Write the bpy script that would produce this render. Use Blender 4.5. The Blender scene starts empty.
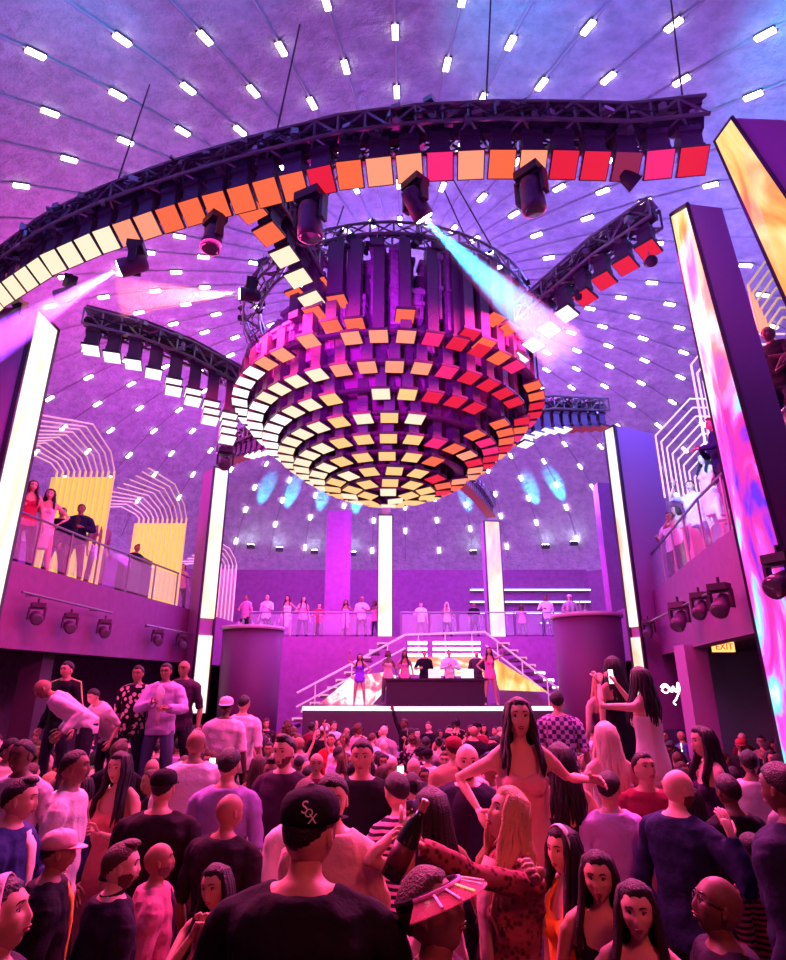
import bpy, math, random
from mathutils import Vector, Matrix, noise
R = math.radians
rnd = random.Random(11)
C = bpy.context.scene.collection
FLOOR = -0.15
FLOOR2 = -0.38; YSTEP = 7.1   # the dance floor beyond the step lies lower
# ---------------------------------------------------------------- camera
F = 600.0; PIT = math.atan(205 / F); HC = 2.2
cP, sP = math.cos(PIT), math.sin(PIT)
cam_d = bpy.data.cameras.new('camera'); cam = bpy.data.objects.new('camera', cam_d); C.objects.link(cam)
cam.location = (0, 0, HC); cam.rotation_euler = (math.pi / 2 + PIT, 0, 0)
cam_d.sensor_fit = 'HORIZONTAL'; cam_d.sensor_width = 36; cam_d.lens = 36 * F / 786; cam_d.clip_start = .05; cam_d.clip_end = 200
bpy.context.scene.camera = cam
def ray(x, y):
    u = (x - 393) / F; v = (480 - y) / F
    return (u, cP - v * sP, sP + v * cP)
def atD(x, y, d):
    r = ray(x, y); return Vector((r[0] * d, r[1] * d, HC + r[2] * d))
def atY(x, y, Y):
    r = ray(x, y); return atD(x, y, Y / r[1])
def atZ(x, y, Z):
    r = ray(x, y); return atD(x, y, (Z - HC) / r[2])
def atR(x, y, cx, cy, rr):
    r = ray(x, y); a = r[0]**2 + r[1]**2; b = -2 * (r[0] * cx + r[1] * cy); q = cx * cx + cy * cy - rr * rr
    k = b * b - 4 * a * q
    if k < 0: return None
    return atD(x, y, (-b - math.sqrt(k)) / 2 / a)
def proj(p):
    X, Y, Z = p[0], p[1], p[2] - HC
    d = Y * cP + Z * sP; v = -Y * sP + Z * cP
    if d < .1: return (-999, -999, d)
    return (393 + F * X / d, 480 - F * v / d, d)
# ---------------------------------------------------------------- materials
def newmat(name):
    m = bpy.data.materials.new(name); m.use_nodes = True
    return m, m.node_tree.nodes, m.node_tree.links, m.node_tree.nodes['Principled BSDF']
def mat(name, col, rough=.6, metal=0, emit=None, es=0, bump=0, bscale=20, alpha=1, var=0, trans=0):
    m, N, L, b = newmat(name)
    b.inputs['Base Color'].default_value = (*col, 1); b.inputs['Roughness'].default_value = rough; b.inputs['Metallic'].default_value = metal
    if emit: b.inputs['Emission Color'].default_value = (*emit, 1); b.inputs['Emission Strength'].default_value = es
    if alpha < 1: b.inputs['Alpha'].default_value = alpha
    if trans: b.inputs['Transmission Weight'].default_value = trans
    if bump or var:
        tc = N.new('ShaderNodeTexCoord'); nz = N.new('ShaderNodeTexNoise'); nz.inputs['Scale'].default_value = bscale; nz.inputs['Detail'].default_value = 6
        L.new(tc.outputs['Object'], nz.inputs['Vector'])
        if bump:
            bp = N.new('ShaderNodeBump'); bp.inputs['Strength'].default_value = bump; bp.inputs['Distance'].default_value = .05
            L.new(nz.outputs['Fac'], bp.inputs['Height']); L.new(bp.outputs['Normal'], b.inputs['Normal'])
        if var:
            rp = N.new('ShaderNodeValToRGB'); rp.color_ramp.elements[0].position = .3; rp.color_ramp.elements[1].position = .7
            rp.color_ramp.elements[0].color = (*[c * (1 - var) for c in col], 1); rp.color_ramp.elements[1].color = (*[min(1, c * (1 + var)) for c in col], 1)
            L.new(nz.outputs['Fac'], rp.inputs['Fac']); L.new(rp.outputs['Color'], b.inputs['Base Color'])
    return m
def objcol(name, rough=.7, bump=.0, bscale=60, kind=None, sss=0):
    """takes its colour from the object's own colour"""
    m, N, L, b = newmat(name); oi = N.new('ShaderNodeObjectInfo'); b.inputs['Roughness'].default_value = rough
    src = oi.outputs['Color']; b.inputs['Specular IOR Level'].default_value = .12 if name.endswith('cloth') else .4; tc = N.new('ShaderNodeTexCoord')
    if bump:
        nz = N.new('ShaderNodeTexNoise'); nz.inputs['Scale'].default_value = bscale; nz.inputs['Detail'].default_value = 4
        L.new(tc.outputs['Object'], nz.inputs['Vector'])
        bp = N.new('ShaderNodeBump'); bp.inputs['Strength'].default_value = bump; bp.inputs['Distance'].default_value = .03
        L.new(nz.outputs['Fac'], bp.inputs['Height']); L.new(bp.outputs['Normal'], b.inputs['Normal'])
    if kind:
        mx = N.new('ShaderNodeMix'); mx.data_type = 'RGBA'
        if kind == 'floral':
            v = N.new('ShaderNodeTexVoronoi'); v.inputs['Scale'].default_value = 14; rp = N.new('ShaderNodeValToRGB')
            rp.color_ramp.elements[0].position = .38; rp.color_ramp.elements[1].position = .42; L.new(tc.outputs['Object'], v.inputs['Vector']); L.new(v.outputs['Distance'], rp.inputs['Fac'])
            L.new(rp.outputs['Color'], mx.inputs['Factor']); mx.inputs['B'].default_value = (.02, .01, .02, 1)
        elif kind == 'stripe':
            w = N.new('ShaderNodeTexWave'); w.bands_direction = 'Z'; w.inputs['Scale'].default_value = 9; w.inputs['Distortion'].default_value = 1.5; rp = N.new('ShaderNodeValToRGB')
            rp.color_ramp.elements[0].position = .45; rp.color_ramp.elements[1].position = .55; L.new(tc.outputs['Object'], w.inputs['Vector']); L.new(w.outputs['Color'], rp.inputs['Fac'])
            L.new(rp.outputs['Color'], mx.inputs['Factor']); mx.inputs['B'].default_value = (.03, .02, .04, 1)
        elif kind == 'spot':
            v = N.new('ShaderNodeTexVoronoi'); v.inputs['Scale'].default_value = 38; rp = N.new('ShaderNodeValToRGB')
            rp.color_ramp.elements[0].position = .25; rp.color_ramp.elements[1].position = .5; L.new(tc.outputs['Object'], v.inputs['Vector']); L.new(v.outputs['Distance'], rp.inputs['Fac'])
            L.new(rp.outputs['Color'], mx.inputs['Factor']); mx.inputs['A'].default_value = (.10, .02, .03, 1); 
            L.new(src, mx.inputs['B'])
        elif kind == 'check':
            v = N.new('ShaderNodeTexChecker'); v.inputs['Scale'].default_value = 22; L.new(tc.outputs['Object'], v.inputs['Vector']); L.new(v.outputs['Fac'], mx.inputs['Factor']); mx.inputs['B'].default_value = (.12, .05, .2, 1)
        if kind != 'spot': L.new(src, mx.inputs['A'])
        src = mx.outputs['Result']
    L.new(src, b.inputs['Base Color'])
    if sss: b.inputs['Specular IOR Level'].default_value = .5
    return m
def screen(name, stops, scale, strength, zmix=None, stretch=(1, 1, 1)):
    """video content: blotchy flames from a colour ramp; zmix = (z0, z1, stops2) swaps to a second ramp lower down"""
    m, N, L, b = newmat(name); b.inputs['Base Color'].default_value = (.02, .02, .02, 1); b.inputs['Roughness'].default_value = .4
    tc = N.new('ShaderNodeTexCoord'); mp = N.new('ShaderNodeMapping'); mp.inputs['Scale'].default_value = stretch
    nz = N.new('ShaderNodeTexNoise'); nz.inputs['Scale'].default_value = scale; nz.inputs['Detail'].default_value = 5; nz.inputs['Distortion'].default_value = 1.2
    L.new(tc.outputs['Object'], mp.inputs['Vector']); L.new(mp.outputs['Vector'], nz.inputs['Vector'])
    def ramp(st):
        rp = N.new('ShaderNodeValToRGB'); e = rp.color_ramp.elements
        e[0].position, e[0].color = st[0][0], (*st[0][1], 1); e[1].position, e[1].color = st[-1][0], (*st[-1][1], 1)
        for p, c in st[1:-1]: k = e.new(p); k.color = (*c, 1)
        L.new(nz.outputs['Fac'], rp.inputs['Fac']); return rp.outputs['Color']
    src = ramp(stops)
    if zmix:
        s2 = ramp(zmix[2]); sx = N.new('ShaderNodeSeparateXYZ'); L.new(tc.outputs['Object'], sx.inputs['Vector'])
        mr = N.new('ShaderNodeMapRange'); mr.inputs['From Min'].default_value = zmix[0]; mr.inputs['From Max'].default_value = zmix[1]
        ad = N.new('ShaderNodeMath'); ad.operation = 'MULTIPLY_ADD'; ad.inputs[1].default_value = 2.5; L.new(nz.outputs['Fac'], ad.inputs[0]); L.new(sx.outputs['Z'], ad.inputs[2])
        L.new(ad.outputs[0], mr.inputs['Value'])
        mx = N.new('ShaderNodeMix'); mx.data_type = 'RGBA'; L.new(mr.outputs['Result'], mx.inputs['Factor']); L.new(s2, mx.inputs['A']); L.new(src, mx.inputs['B']); src = mx.outputs['Result']
    L.new(src, b.inputs['Emission Color']); b.inputs['Emission Strength'].default_value = strength
    return m
def lit(name, col, s):
    m = mat(name, tuple(c * .3 for c in col), .5, emit=col, es=s)
    m.cycles.emission_sampling = 'NONE'; return m
SKIN = objcol('skin', .5, .04, 90); CLOTH = objcol('cloth', .85, .5, 14); HAIR = objcol('hair_strands', .5, .5, 120)
FLORAL = objcol('floral_cloth', .85, .4, 14, 'floral'); STRIPE = objcol('striped_cloth', .85, .4, 14, 'stripe'); SPOT = objcol('spotted_cloth', .8, .4, 14, 'spot'); CHECK = objcol('checked_cloth', .8, .4, 14, 'check')
LIPS = mat('lips', (.35, .06, .07), .4); EYEW = mat('eye_white', (.45, .42, .42), .3); IRIS = mat('iris_and_brow', (.015, .01, .01), .3)
DARK = mat('dark_fixture', (.10, .05, .12), .45, .3, bump=.3, bscale=30); METAL = mat('truss_metal', (.30, .27, .33), .35, .8); METALD = mat('black_metal', (.05, .03, .06), .4, .5)
BODYP = mat('matte_pillar_casing', (.34, .14, .36), .55, bump=.05, bscale=8)
FASC = mat('painted_fascia', (.20, .06, .21), .6, bump=.06, bscale=6, var=.1)
WALLM = mat('painted_wall', (.30, .09, .32), .7, bump=.1, bscale=4, var=.15); WALLD = mat('dark_wall', (.05, .03, .05), .7, bump=.2, bscale=5)
FLOORM = mat('dark_floor', (.05, .035, .05), .3, bump=.05, bscale=4)
GLASS = mat('rail_glass', (.75, .8, .9), .05, alpha=.16); WHITEP = mat('white_enamel', (.8, .78, .8), .4)
YEL = mat('yellow_rods', (.75, .68, .25), .5, .2, emit=(1, .85, .3), es=.35); YELW = mat('pale_rods', (.8, .75, .6), .5, .2, emit=(1, .8, .55), es=.25)
# ---------------------------------------------------------------- mesh builder
class MB:
    def __init__(s): s.v = []; s.f = []; s.m = []
    def add(s, vs, fs, mi=0):
        o = len(s.v); s.v += [tuple(v) for v in vs]; s.f += [tuple(i + o for i in f) for f in fs]; s.m += [mi] * len(fs); return s
    def box(s, c, d, M=None, mi=0, taper=1):
        vs = []
        for z in (-.5, .5):
            k = taper if z > 0 else 1
            for x, y in ((-.5, -.5), (.5, -.5), (.5, .5), (-.5, .5)):
                p = Vector((x * d[0] * k, y * d[1] * k, z * d[2]))
                if M: p = M @ p
                vs.append(p + Vector(c))
        return s.add(vs, [(0, 3, 2, 1), (4, 5, 6, 7), (0, 1, 5, 4), (1, 2, 6, 5), (2, 3, 7, 6), (3, 0, 4, 7)], mi)
    def tube(s, pts, rad, n=8, mi=0, up=None, cap=True, sq=2.0):
        pts = [Vector(p) for p in pts]; k = len(pts)
        if not isinstance(rad, list): rad = [rad] * k
        vs = []; fs = []; X = None
        for i, p in enumerate(pts):
            t = (pts[min(i + 1, k - 1)] - pts[max(i - 1, 0)])
            t = t.normalized() if t.length > 1e-9 else Vector((0, 0, 1))
            if X is None:
                u = Vector(up) if up else (Vector((0, 0, 1)) if abs(t.z) < .9 else Vector((0, 1, 0)))
                X = u.cross(t).normalized()
            X = (X - t * X.dot(t)).normalized(); Y = t.cross(X)
            r = rad[i]; rx, ry = r if isinstance(r, (tuple, list)) else (r, r)
            for j in range(n):
                a = 2 * math.pi * j / n; ca, sa = math.cos(a), math.sin(a)
                if sq != 2.0: q = (abs(ca)**sq + abs(sa)**sq) ** (-1 / sq); ca *= q; sa *= q
                vs.append(p + X * (rx * ca) + Y * (ry * sa))
        for i in range(k - 1):
            for j in range(n):
                a, b = i * n + j, i * n + (j + 1) % n; fs.append((a, b, b + n, a + n))
        if cap:
            fs.append(tuple(reversed(range(n)))); fs.append(tuple(range((k - 1) * n, k * n)))
        return s.add(vs, fs, mi)
    def ball(s, c, r, n=10, m=7, mi=0, M=None):
        rx, ry, rz = r if isinstance(r, (tuple, list)) else (r, r, r); c = Vector(c); vs = []; fs = []
        def T(p): p = Vector(p); return (M @ p if M else p) + c
        vs.append(T((0, 0, rz)))
        for i in range(1, m):
            t = math.pi * i / m
            for j in range(n):
                a = 2 * math.pi * j / n; vs.append(T((rx * math.sin(t) * math.cos(a), ry * math.sin(t) * math.sin(a), rz * math.cos(t))))
        vs.append(T((0, 0, -rz))); e = len(vs) - 1
        for j in range(n): fs.append((0, 1 + j, 1 + (j + 1) % n))
        for i in range(m - 2):
            for j in range(n):
                a = 1 + i * n + j; b = 1 + i * n + (j + 1) % n; fs.append((a, a + n, b + n, b))
        for j in range(n): fs.append((e, 1 + (m - 2) * n + (j + 1) % n, 1 + (m - 2) * n + j))
        return s.add(vs, fs, mi)
    def lathe(s, prof, n=24, c=(0, 0, 0), mi=0, M=None):
        vs = []; fs = []; c = Vector(c)
        for r, z in prof:
            for j in range(n):
                a = 2 * math.pi * j / n; p = Vector((r * math.cos(a), r * math.sin(a), z)); vs.append((M @ p if M else p) + c)
        for i in range(len(prof) - 1):
            for j in range(n):
                a, b = i * n + j, i * n + (j + 1) % n; fs.append((a, b, b + n, a + n))
        fs.append(tuple(reversed(range(n)))); fs.append(tuple(range((len(prof) - 1) * n, len(prof) * n)))
        return s.add(vs, fs, mi)
    def mesh(s, name, mats, smooth=False):
        me = bpy.data.meshes.new(name); me.from_pydata(s.v, [], s.f)
        for m in (mats if isinstance(mats, (list, tuple)) else [mats]): me.materials.append(m)
        if any(s.m): me.polygons.foreach_set('material_index', s.m)
        if smooth: me.polygons.foreach_set('use_smooth', [True] * len(s.f))
        me.update(); return me
    def obj(s, name, mats, parent=None, smooth=False, loc=None, rz=0):
        return link(name, s.mesh(name, mats, smooth), parent, loc, rz)
def link(name, me, parent=None, loc=None, rz=0):
    o = bpy.data.objects.new(name, me); C.objects.link(o); o.parent = parent
    if loc is not None: o.location = loc
    if rz: o.rotation_euler = (0, 0, rz)
    return o
def tag(o, label, cat, group=None, kind=None):
    o['label'] = label; o['category'] = cat
    if group: o['group'] = group
    if kind: o['kind'] = kind
    return o
def empty(name, loc=(0, 0, 0), rz=0):
    o = bpy.data.objects.new(name, None); C.objects.link(o); o.location = loc; o.rotation_euler = (0, 0, rz); return o
def struct(o, label=None):
    o['kind'] = 'structure'
    if label: o['label'] = label
    return o
def dup(o, parent=None, col=True):
    c = o.copy(); C.objects.link(c); c.parent = parent
    for ch in list(o.children): dup(ch, c)
    return c
def aim(v):  # rotation taking +Z to v
    return Vector(v).to_track_quat('Z', 'Y').to_matrix()
HIDDEN = []   # prototypes removed at the end
def drop(o):
    for ch in list(o.children): drop(ch)
    bpy.data.objects.remove(o)
# ---------------------------------------------------------------- people
def g2(a, b): return math.exp(-(a * a + b * b))
def head_point(th, ph, fem=0):
    st, ct = math.sin(th), math.cos(th); x = .077 * st * math.cos(ph); y = .096 * st * math.sin(ph); z = .119 * ct
    front = max(0, math.sin(ph)) * st
    if z > .0: k = 1 + .10 * math.sin(math.pi * min(1, z / .119)); x *= k; y *= k
    if z < -.02:
        t = min(1, (-.02 - z) / .1); x *= 1 - (.26 + .05 * fem) * t
        if y < 0: y *= 1 - .45 * t
        else: y *= 1 - .06 * t
    if y < 0: y *= 1.06
    if front > .1:
        if y > .06: y = .06 + (y - .06) * .8
        y += (.0225 - .005 * fem) * math.exp(-(x / (.0090 + max(0, -z) * .13))**2) * (max(0, 1 - abs((z + .028) / .055))) ** .8 if -.083 < z < .03 else 0
        y -= .012 * (g2((abs(x) - .031) / .019, (z - .012) / .014))
        y += .005 * g2(x / .055, (z - .036) / .012) * (1 - .5 * fem)
        y += .005 * g2((abs(x) - .045) / .02, (z + .018) / .02)
        y += .008 * g2(x / .024, (z + .056) / .0055) + .009 * g2(x / .021, (z + .069) / .0065) - .004 * g2(x / .03, (z + .0625) / .003)
        y += .010 * g2(x / .03, (z + .105) / .02)
    return Vector((x, y, z))
NU, NV = 34, 36
def head_mb(mb, T, fem=0):
    rows = [math.pi * i / NV for i in range(1, NV)]
    vs = [head_point(0, 0, fem)]; fs = []; ms = []
    # denser columns at the face
    cols = [math.pi / 2 + 2 * math.pi * ((j / NU) - .34 * math.sin(2 * math.pi * j / NU) / (2 * math.pi) * 1.6) for j in range(NU)]
    for t in rows:
        for p in cols: vs.append(head_point(t, p, fem))
    vs.append(head_point(math.pi, 0, fem)); e = len(vs) - 1
    def q(f): fs.append(f); ms.append(0)
    for j in range(NU): q((0, 1 + j, 1 + (j + 1) % NU))
    for i in range(NV - 2):
        for j in range(NU):
            a = 1 + i * NU + j; b = 1 + i * NU + (j + 1) % NU; q((a, a + NU, b + NU, b))
    for j in range(NU): q((e, 1 + (NV - 2) * NU + (j + 1) % NU, 1 + (NV - 2) * NU + j))
    o = len(mb.v); mb.v += [tuple(T @ v) for v in vs]; mb.f += [tuple(i + o for i in f) for f in fs]; mb.m += ms
    R3 = T.to_3x3()
    def on(x, z):
        t = math.acos(z / .119); k = min(1, (-.02 - z) / .1) if z < -.02 else 0
        return head_point(t, math.acos(max(-1, min(1, x / (.077 * math.sin(t) * (1 - (.26 + .05 * fem) * k))))), fem)
    for zz, rr_, w in ((-.0570, .0034, .022), (-.0670, .0043, .0195)):
        mb.tube([T @ (on(w * q_, zz + .002 * (1 - abs(q_)) * (1 if zz > -.06 else -1) - (.0045 * abs(q_) ** 2) * (1 if zz > -.06 else -.6)) + Vector((0, -.0005, 0))) for q_ in (-1, -.6, -.2, .2, .6, 1)], [rr_ * .3, rr_ * .9, rr_, rr_, rr_ * .9, rr_ * .3], 6, 1)
    for s in (-1, 1):
        mb.tube([T @ (on(x * s, z) + Vector((0, .0005, 0))) for x, z in ((.014, .032), (.024, .036), (.036, .037), (.047, .031))], [.0028, .0034, .003, .0015], 6, 3)
        mb.ball(T @ Vector((.031 * s, .0665, .010)), (.0145, .0122, .0085), 10, 7, 2, R3)
        mb.ball(T @ Vector((.0305 * s, .0768, .0095)), (.0068, .003, .0068), 8, 5, 3, R3)
        mb.tube([T @ Vector((.031 * s + dx, .0775 - abs(dx) * .35, .0195 - abs(dx) * .25 - .0015)) for dx in (-.015, -.007, 0, .007, .015)], .0028, 5, 3)
        mb.ball(T @ Vector((.078 * s, -.005, -.004)), (.009, .017, .031), 8, 6, 0, R3)
        mb.ball(T @ Vector((.083 * s, -.001, -.02)), (.006, .009, .012), 6, 5, 0, R3)
def hand(mb, W, d, nrm, side, curl=.5, mi=0, spread=1.0):
    """W wrist, d direction of the hand, nrm palm normal (palm faces nrm), side +1 when the thumb is on +(d x nrm)"""
    d = d.normalized(); nrm = (nrm - d * nrm.dot(d)).normalized(); t = d.cross(nrm) * side
    P = lambda a, b, c: W + d * a + t * b + nrm * c
    mb.tube([P(-.02, 0, 0), P(.01, 0, 0), P(.045, .002, 0), P(.085, .002, .003), P(.094, .002, .004)], [(.021, .017), (.026, .015), (.038, .014), (.041, .012), (.034, .008)], 10, mi, up=nrm.cross(t))
    for b, L, r in ((.030, .072, .0085), (.0105, .080, .009), (-.010, .074, .0085), (-.029, .058, .0075)):
        p = P(.085, b, .003); a = 0; pts = [p - d * .02, p]; fan = b * 1.5 * spread
        for k, fr in enumerate((.45, .32, .26)):
            a += curl * (.5 + .45 * k); dr = (d * math.cos(a) + nrm * math.sin(a) + t * fan).normalized(); p = p + dr * (L * fr); pts.append(p)
        mb.tube(pts, [r, r, r * .97, r * .88, r * .62], 7, mi)
    p0 = P(.018, .026, .006); dr = (d * .62 + t * .72 + nrm * .25).normalized(); p1 = p0 + dr * .036; dr2 = (d * .85 + t * (.4 - .3 * curl) + nrm * (.1 + .6 * curl)).normalized(); p2 = p1 + dr2 * .031; p3 = p2 + (dr2 + nrm * .3 * curl).normalized() * .024
    mb.tube([p0 - dr * .02, p0, p1, p2, p3], [.013, .0125, .0115, .0105, .007], 7, mi)
def remesh(mb, vox, smooth=3, name='tmp'):
    me = mb.mesh(name, []); o = bpy.data.objects.new(name, me); C.objects.link(o)
    m = o.modifiers.new('r', 'REMESH'); m.mode = 'VOXEL'; m.voxel_size = vox
    if smooth: s = o.modifiers.new('s', 'SMOOTH'); s.iterations = smooth; s.factor = .5
    dg = bpy.context.evaluated_depsgraph_get(); dg.update(); ev = o.evaluated_get(dg); m2 = ev.to_mesh()
    vs = [tuple(v.co) for v in m2.vertices]; fs = [tuple(p.vertices) for p in m2.polygons]
    ev.to_mesh_clear(); bpy.data.objects.remove(o); bpy.data.meshes.remove(me)
    out = MB(); out.v = vs; out.f = fs; out.m = [0] * len(fs); return out
MALE = [(.80, .165, .12), (.92, .168, .12), (1.02, .158, .115), (1.12, .155, .113), (1.25, .172, .120), (1.36, .182, .116), (1.425, .158, .095), (1.465, .098, .075), (1.49, .066, .06)]
FEM = [(.80, .175, .13), (.90, .176, .128), (1.02, .142, .105), (1.10, .128, .096), (1.2, .140, .103), (1.30, .152, .106), (1.38, .148, .088), (1.435, .095, .066), (1.47, .052, .05)]
def ik(S, T, pole, a, b):
    v = T - S; L = min(max(v.length, abs(a - b) + .02), a + b - .004); d = v.normalized(); T = S + d * L
    x = (a * a - b * b + L * L) / (2 * L); h = math.sqrt(max(0, a * a - x * x)); p = (pole - d * pole.dot(d)).normalized()
    return S + d * x + p * h, T
ARM = {  # wrist target (for the right arm, +x outwards), pole, curl, hand direction or None, palm normal
    'down': ((.29, .03, .84), (.2, -1, 0), .45), 'bent': ((.20, .30, 1.14), (.7, -.6, -.6), .5), 'chest': ((.06, .24, 1.20), (.9, -.1, -.7), .7),
    'up': ((.30, .16, 1.90), (1, .1, -.3), .3), 'phone': ((.16, .36, 1.58), (.8, -.1, -1), .9), 'chin': ((.05, .19, 1.43), (.7, .2, -1), 1.0),
    'hip': ((.22, .02, 1.0), (1, -.4, 0), .6), 'side': ((.68, .12, 1.36), (0, -.3, -1), .2), 'rail': ((.2, .34, 1.08), (.6, -.5, -.3), .7), 'raise': ((.36, .22, 1.72), (1, 0, -.6), .9)}
class Spec(dict):
    __getattr__ = lambda s, k: s.get(k)
def build_person(sp):
    """the whole figure in its own space, feet at 0, 1.75 m tall, looking along +Y"""
    fem = 1 if sp.fem else 0; prof = FEM if fem else MALE; lean = R(sp.lean or 0); wide = sp.wide or 1.0; vox = sp.vox or .02
    def B(p):
        p = Vector(p)
        if p.z > .92 and lean:
            dz = p.z - .92; y = p.y; p = Vector((p.x, y * math.cos(lean) + dz * math.sin(lean), .92 + dz * math.cos(lean) - y * math.sin(lean)))
        return p
    sx = (.178 if fem else .200) * wide; sz = 1.365 if fem else 1.375; da = .05 if fem else .06
    arms = []
    for s, key in ((1, 'R'), (-1, 'L')):
        a = sp.get(key, 'down'); S = B((sx * s, 0, sz)); vecT = None
        if isinstance(a, str):
            w, pole, curl = ARM[a]; T = B((w[0] * s, w[1], w[2])) if a not in ('down',) else Vector((w[0] * s, w[1] + .3 * math.sin(lean), w[2])); pole = Vector((pole[0] * s, pole[1], pole[2]))
        else:
            T = Vector(a[0]); pole = Vector(a[1]); curl = a[2]
        E_, W_ = ik(S, T, pole, .30, .262); arms.append((s, S, E_, W_, curl))
    def torso(mb, off, z0=0, z1=2, n=16):
        pts = []; rad = []
        for z, rx, ry in prof:
            if z0 - .001 <= z <= z1 + .001:
                pts.append(B((0, -.008 if z < 1 else (.0 if z < 1.3 else -.01), z))); rad.append((rx * (wide if z < 1.44 else 1) + off, ry * (wide if z < 1.44 else 1) + off))
        mb.tube(pts, rad, n, 0, up=(0, 1, 0), sq=2.5)
        if fem and z1 > 1.25:
            for s in (-1, 1): mb.ball(B((.062 * s, .078, 1.255)), (.062 + off, .058 + off, .060 + off), 10, 8)
    # tube() builds X from up x t: rx runs along X
    def legs(mb, off, z1=0, z0=.92):
        for s in (-1, 1):
            st = (sp.stance or .1) * s; K = [(.088 * s, 0, .86, .092), (.095 * s + st * .3, .012, .66, .078), (.09 * s + st * .6, .01, .48, .057), (.09 * s + st * .7, -.012, .34, .054), (.09 * s + st * .9, -.012, .09, .037), (.09 * s + st * .9, -.012, .05, .036)]
            K = [k for k in K if k[2] >= z1 - .01]; mb.tube([k[:3] for k in K], [k[3] + off for k in K], 10)
    def limb(mb, off, upto=1.0, frm=0.0):
        for s, S, E_, W_, cu in arms:
            P = [S, S.lerp(E_, .25), S.lerp(E_, .6), E_, E_.lerp(W_, .3), E_.lerp(W_, .7), W_]
            r = [.052, .05, .043, .037, .040, .031, .024] if fem == 0 else [.042, .040, .034, .029, .032, .025, .019]
            k = max(2, round(upto * 6) + 1); mb.tube(P[:k], [x + off * (1 + .5 * i / 6) for i, x in enumerate(r[:k])], 10)
            mb.ball(S + Vector((-.016 * s, 0, -.004)), (.056 if not fem else .047) + off * .8, 10, 8)
            mb.tube([S + Vector((-.01 * s, 0, .012)), B((.075 * s, -.012, 1.445))], [(.045 + off * .6), .042 + off * .4], 10)
    b = MB(); torso(b, -.006); legs(b, 0); limb(b, 0)
    hp = B((0, .0, 1.52)); b.tube([B((0, -.02, 1.40)), B((0, -.002, 1.49)), hp + Vector((0, .014, .03))], [.058, .050, .050] if not fem else [.05, .040, .040], 12)
    for s in (-1, 1):
        st = (sp.stance or .1) * s; x = .09 * s + st * .9
        b.tube([(x, -.05, .035), (x, .03, .045), (x + .01 * s, .12, .03), (x + .012 * s, .18, .022)], [(.03, .03), (.04, .04), (.045, .028), (.03, .018)], 10, up=(0, 0, 1))
    b = remesh(b, vox, 3)
    hy, hpitch, htilt = R(sp.hyaw or 0), R(sp.hpitch or 0), R(sp.htilt or 0)
    T = Matrix.Translation(B((0, .0, 1.53))) @ Matrix.Rotation(hy, 4, 'Z') @ Matrix.Rotation(htilt, 4, 'Y') @ Matrix.Rotation(-hpitch - lean * .5, 4, 'X') @ Matrix.Translation((0, .022, .074)) @ Matrix.Scale(.92, 4)
    head_mb(b, T, fem)
    for s, S, E_, W_, curl in arms:
        d = (W_ - E_).normalized(); 
        n0 = Vector((0, 1, 0)) if abs(d.z) < .8 else Vector((-s, .2, 0))
        if W_.z < 1.0: n0 = Vector((-s, .3, 0))
        elif abs(d.y) > .5: n0 = Vector((-s * .8, 0, -.5))
        if sp.palm: n0 = Vector(sp.palm)
        hd = d
        sd = s if sp.thumb is None else sp.thumb
        t = hd.cross((n0 - hd * n0.dot(hd)).normalized()); want = Vector((0, .5, 1)) if W_.z > 1.0 else Vector((0, 1, 0))
        sd = 1 if t.dot(want) > 0 else -1
        hand(b, W_, hd, n0, sd, curl, 0, .8)
    out = {'body': b.mesh('person', [SKIN, LIPS, EYEW, IRIS], True)}
    parts = []
    def part(name, mb, m, smooth=True): parts.append((name, mb.mesh(name, m, smooth)))
    cm = {None: CLOTH, 'floral': FLORAL, 'stripe': STRIPE, 'spot': SPOT, 'check': CHECK}[sp.pattern]
    cv = vox * .9
    top = sp.top or 'tee'
    if top in ('tee', 'long', 'jacket', 'polo'):
        m = MB(); off = .012 if top != 'jacket' else .024
        torso(m, off, .80 if top != 'tee' else .80, 1.475); limb(m, off, .55 if top in ('tee', 'polo') else .97)
        m = remesh(m, cv, 2)
        # loose folds
        m.v = [tuple(Vector(v) + Vector((noise.noise(Vector((v[0] * 7, v[1] * 7, v[2] * 13))) * .016, noise.noise(Vector((v[0] * 7 + 7, v[1] * 7, v[2] * 12))) * .016, noise.noise(Vector(v) * 22) * .005))) for v in m.v]
        if top == 'polo':
            m2 = MB(); m2.tube([B((.06 * math.cos(a), .055 * math.sin(a) - .008, 1.48 + .01 * math.sin(a))) for a in [2 * math.pi * i / 14 for i in range(15)]], [(.008, .018)] * 15, 6); part('collar', m2, cm)
        part({'tee': 'shirt', 'long': 'shirt', 'polo': 'shirt', 'jacket': 'jacket'}[top], m, cm)
    elif top in ('tank', 'dress', 'halter', 'crop'):
        m = MB(); lo = 1.15 if top == 'crop' else .80; pts = []; rad = []
        for z in [lo + (1.29 - lo) * i / 7 for i in range(8)]:
            for (a, ra, rb), (c, rc, rd) in zip(prof, prof[1:]):
                if a <= z <= c: k = (z - a) / (c - a); pts.append(B((0, -.005, z))); rad.append((ra + (rc - ra) * k + .008, rb + (rd - rb) * k + .008)); break
        m.tube(pts, rad, 16, 0, up=(0, 1, 0), sq=2.5)
        for s in (-1, 1): m.ball(B((.062 * s, .080, 1.252)), (.070, .066, .062), 10, 8)
        if top == 'dress':
            hem = sp.hem or .5
            m.tube([(0, -.005, .92), (0, 0, .80), (0, 0, (.8 + hem) / 2), (0, 0, hem)], [(.185, .135), (.185, .14), (.175, .13), (.17, .12)], 16, 0, up=(0, 1, 0))
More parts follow.
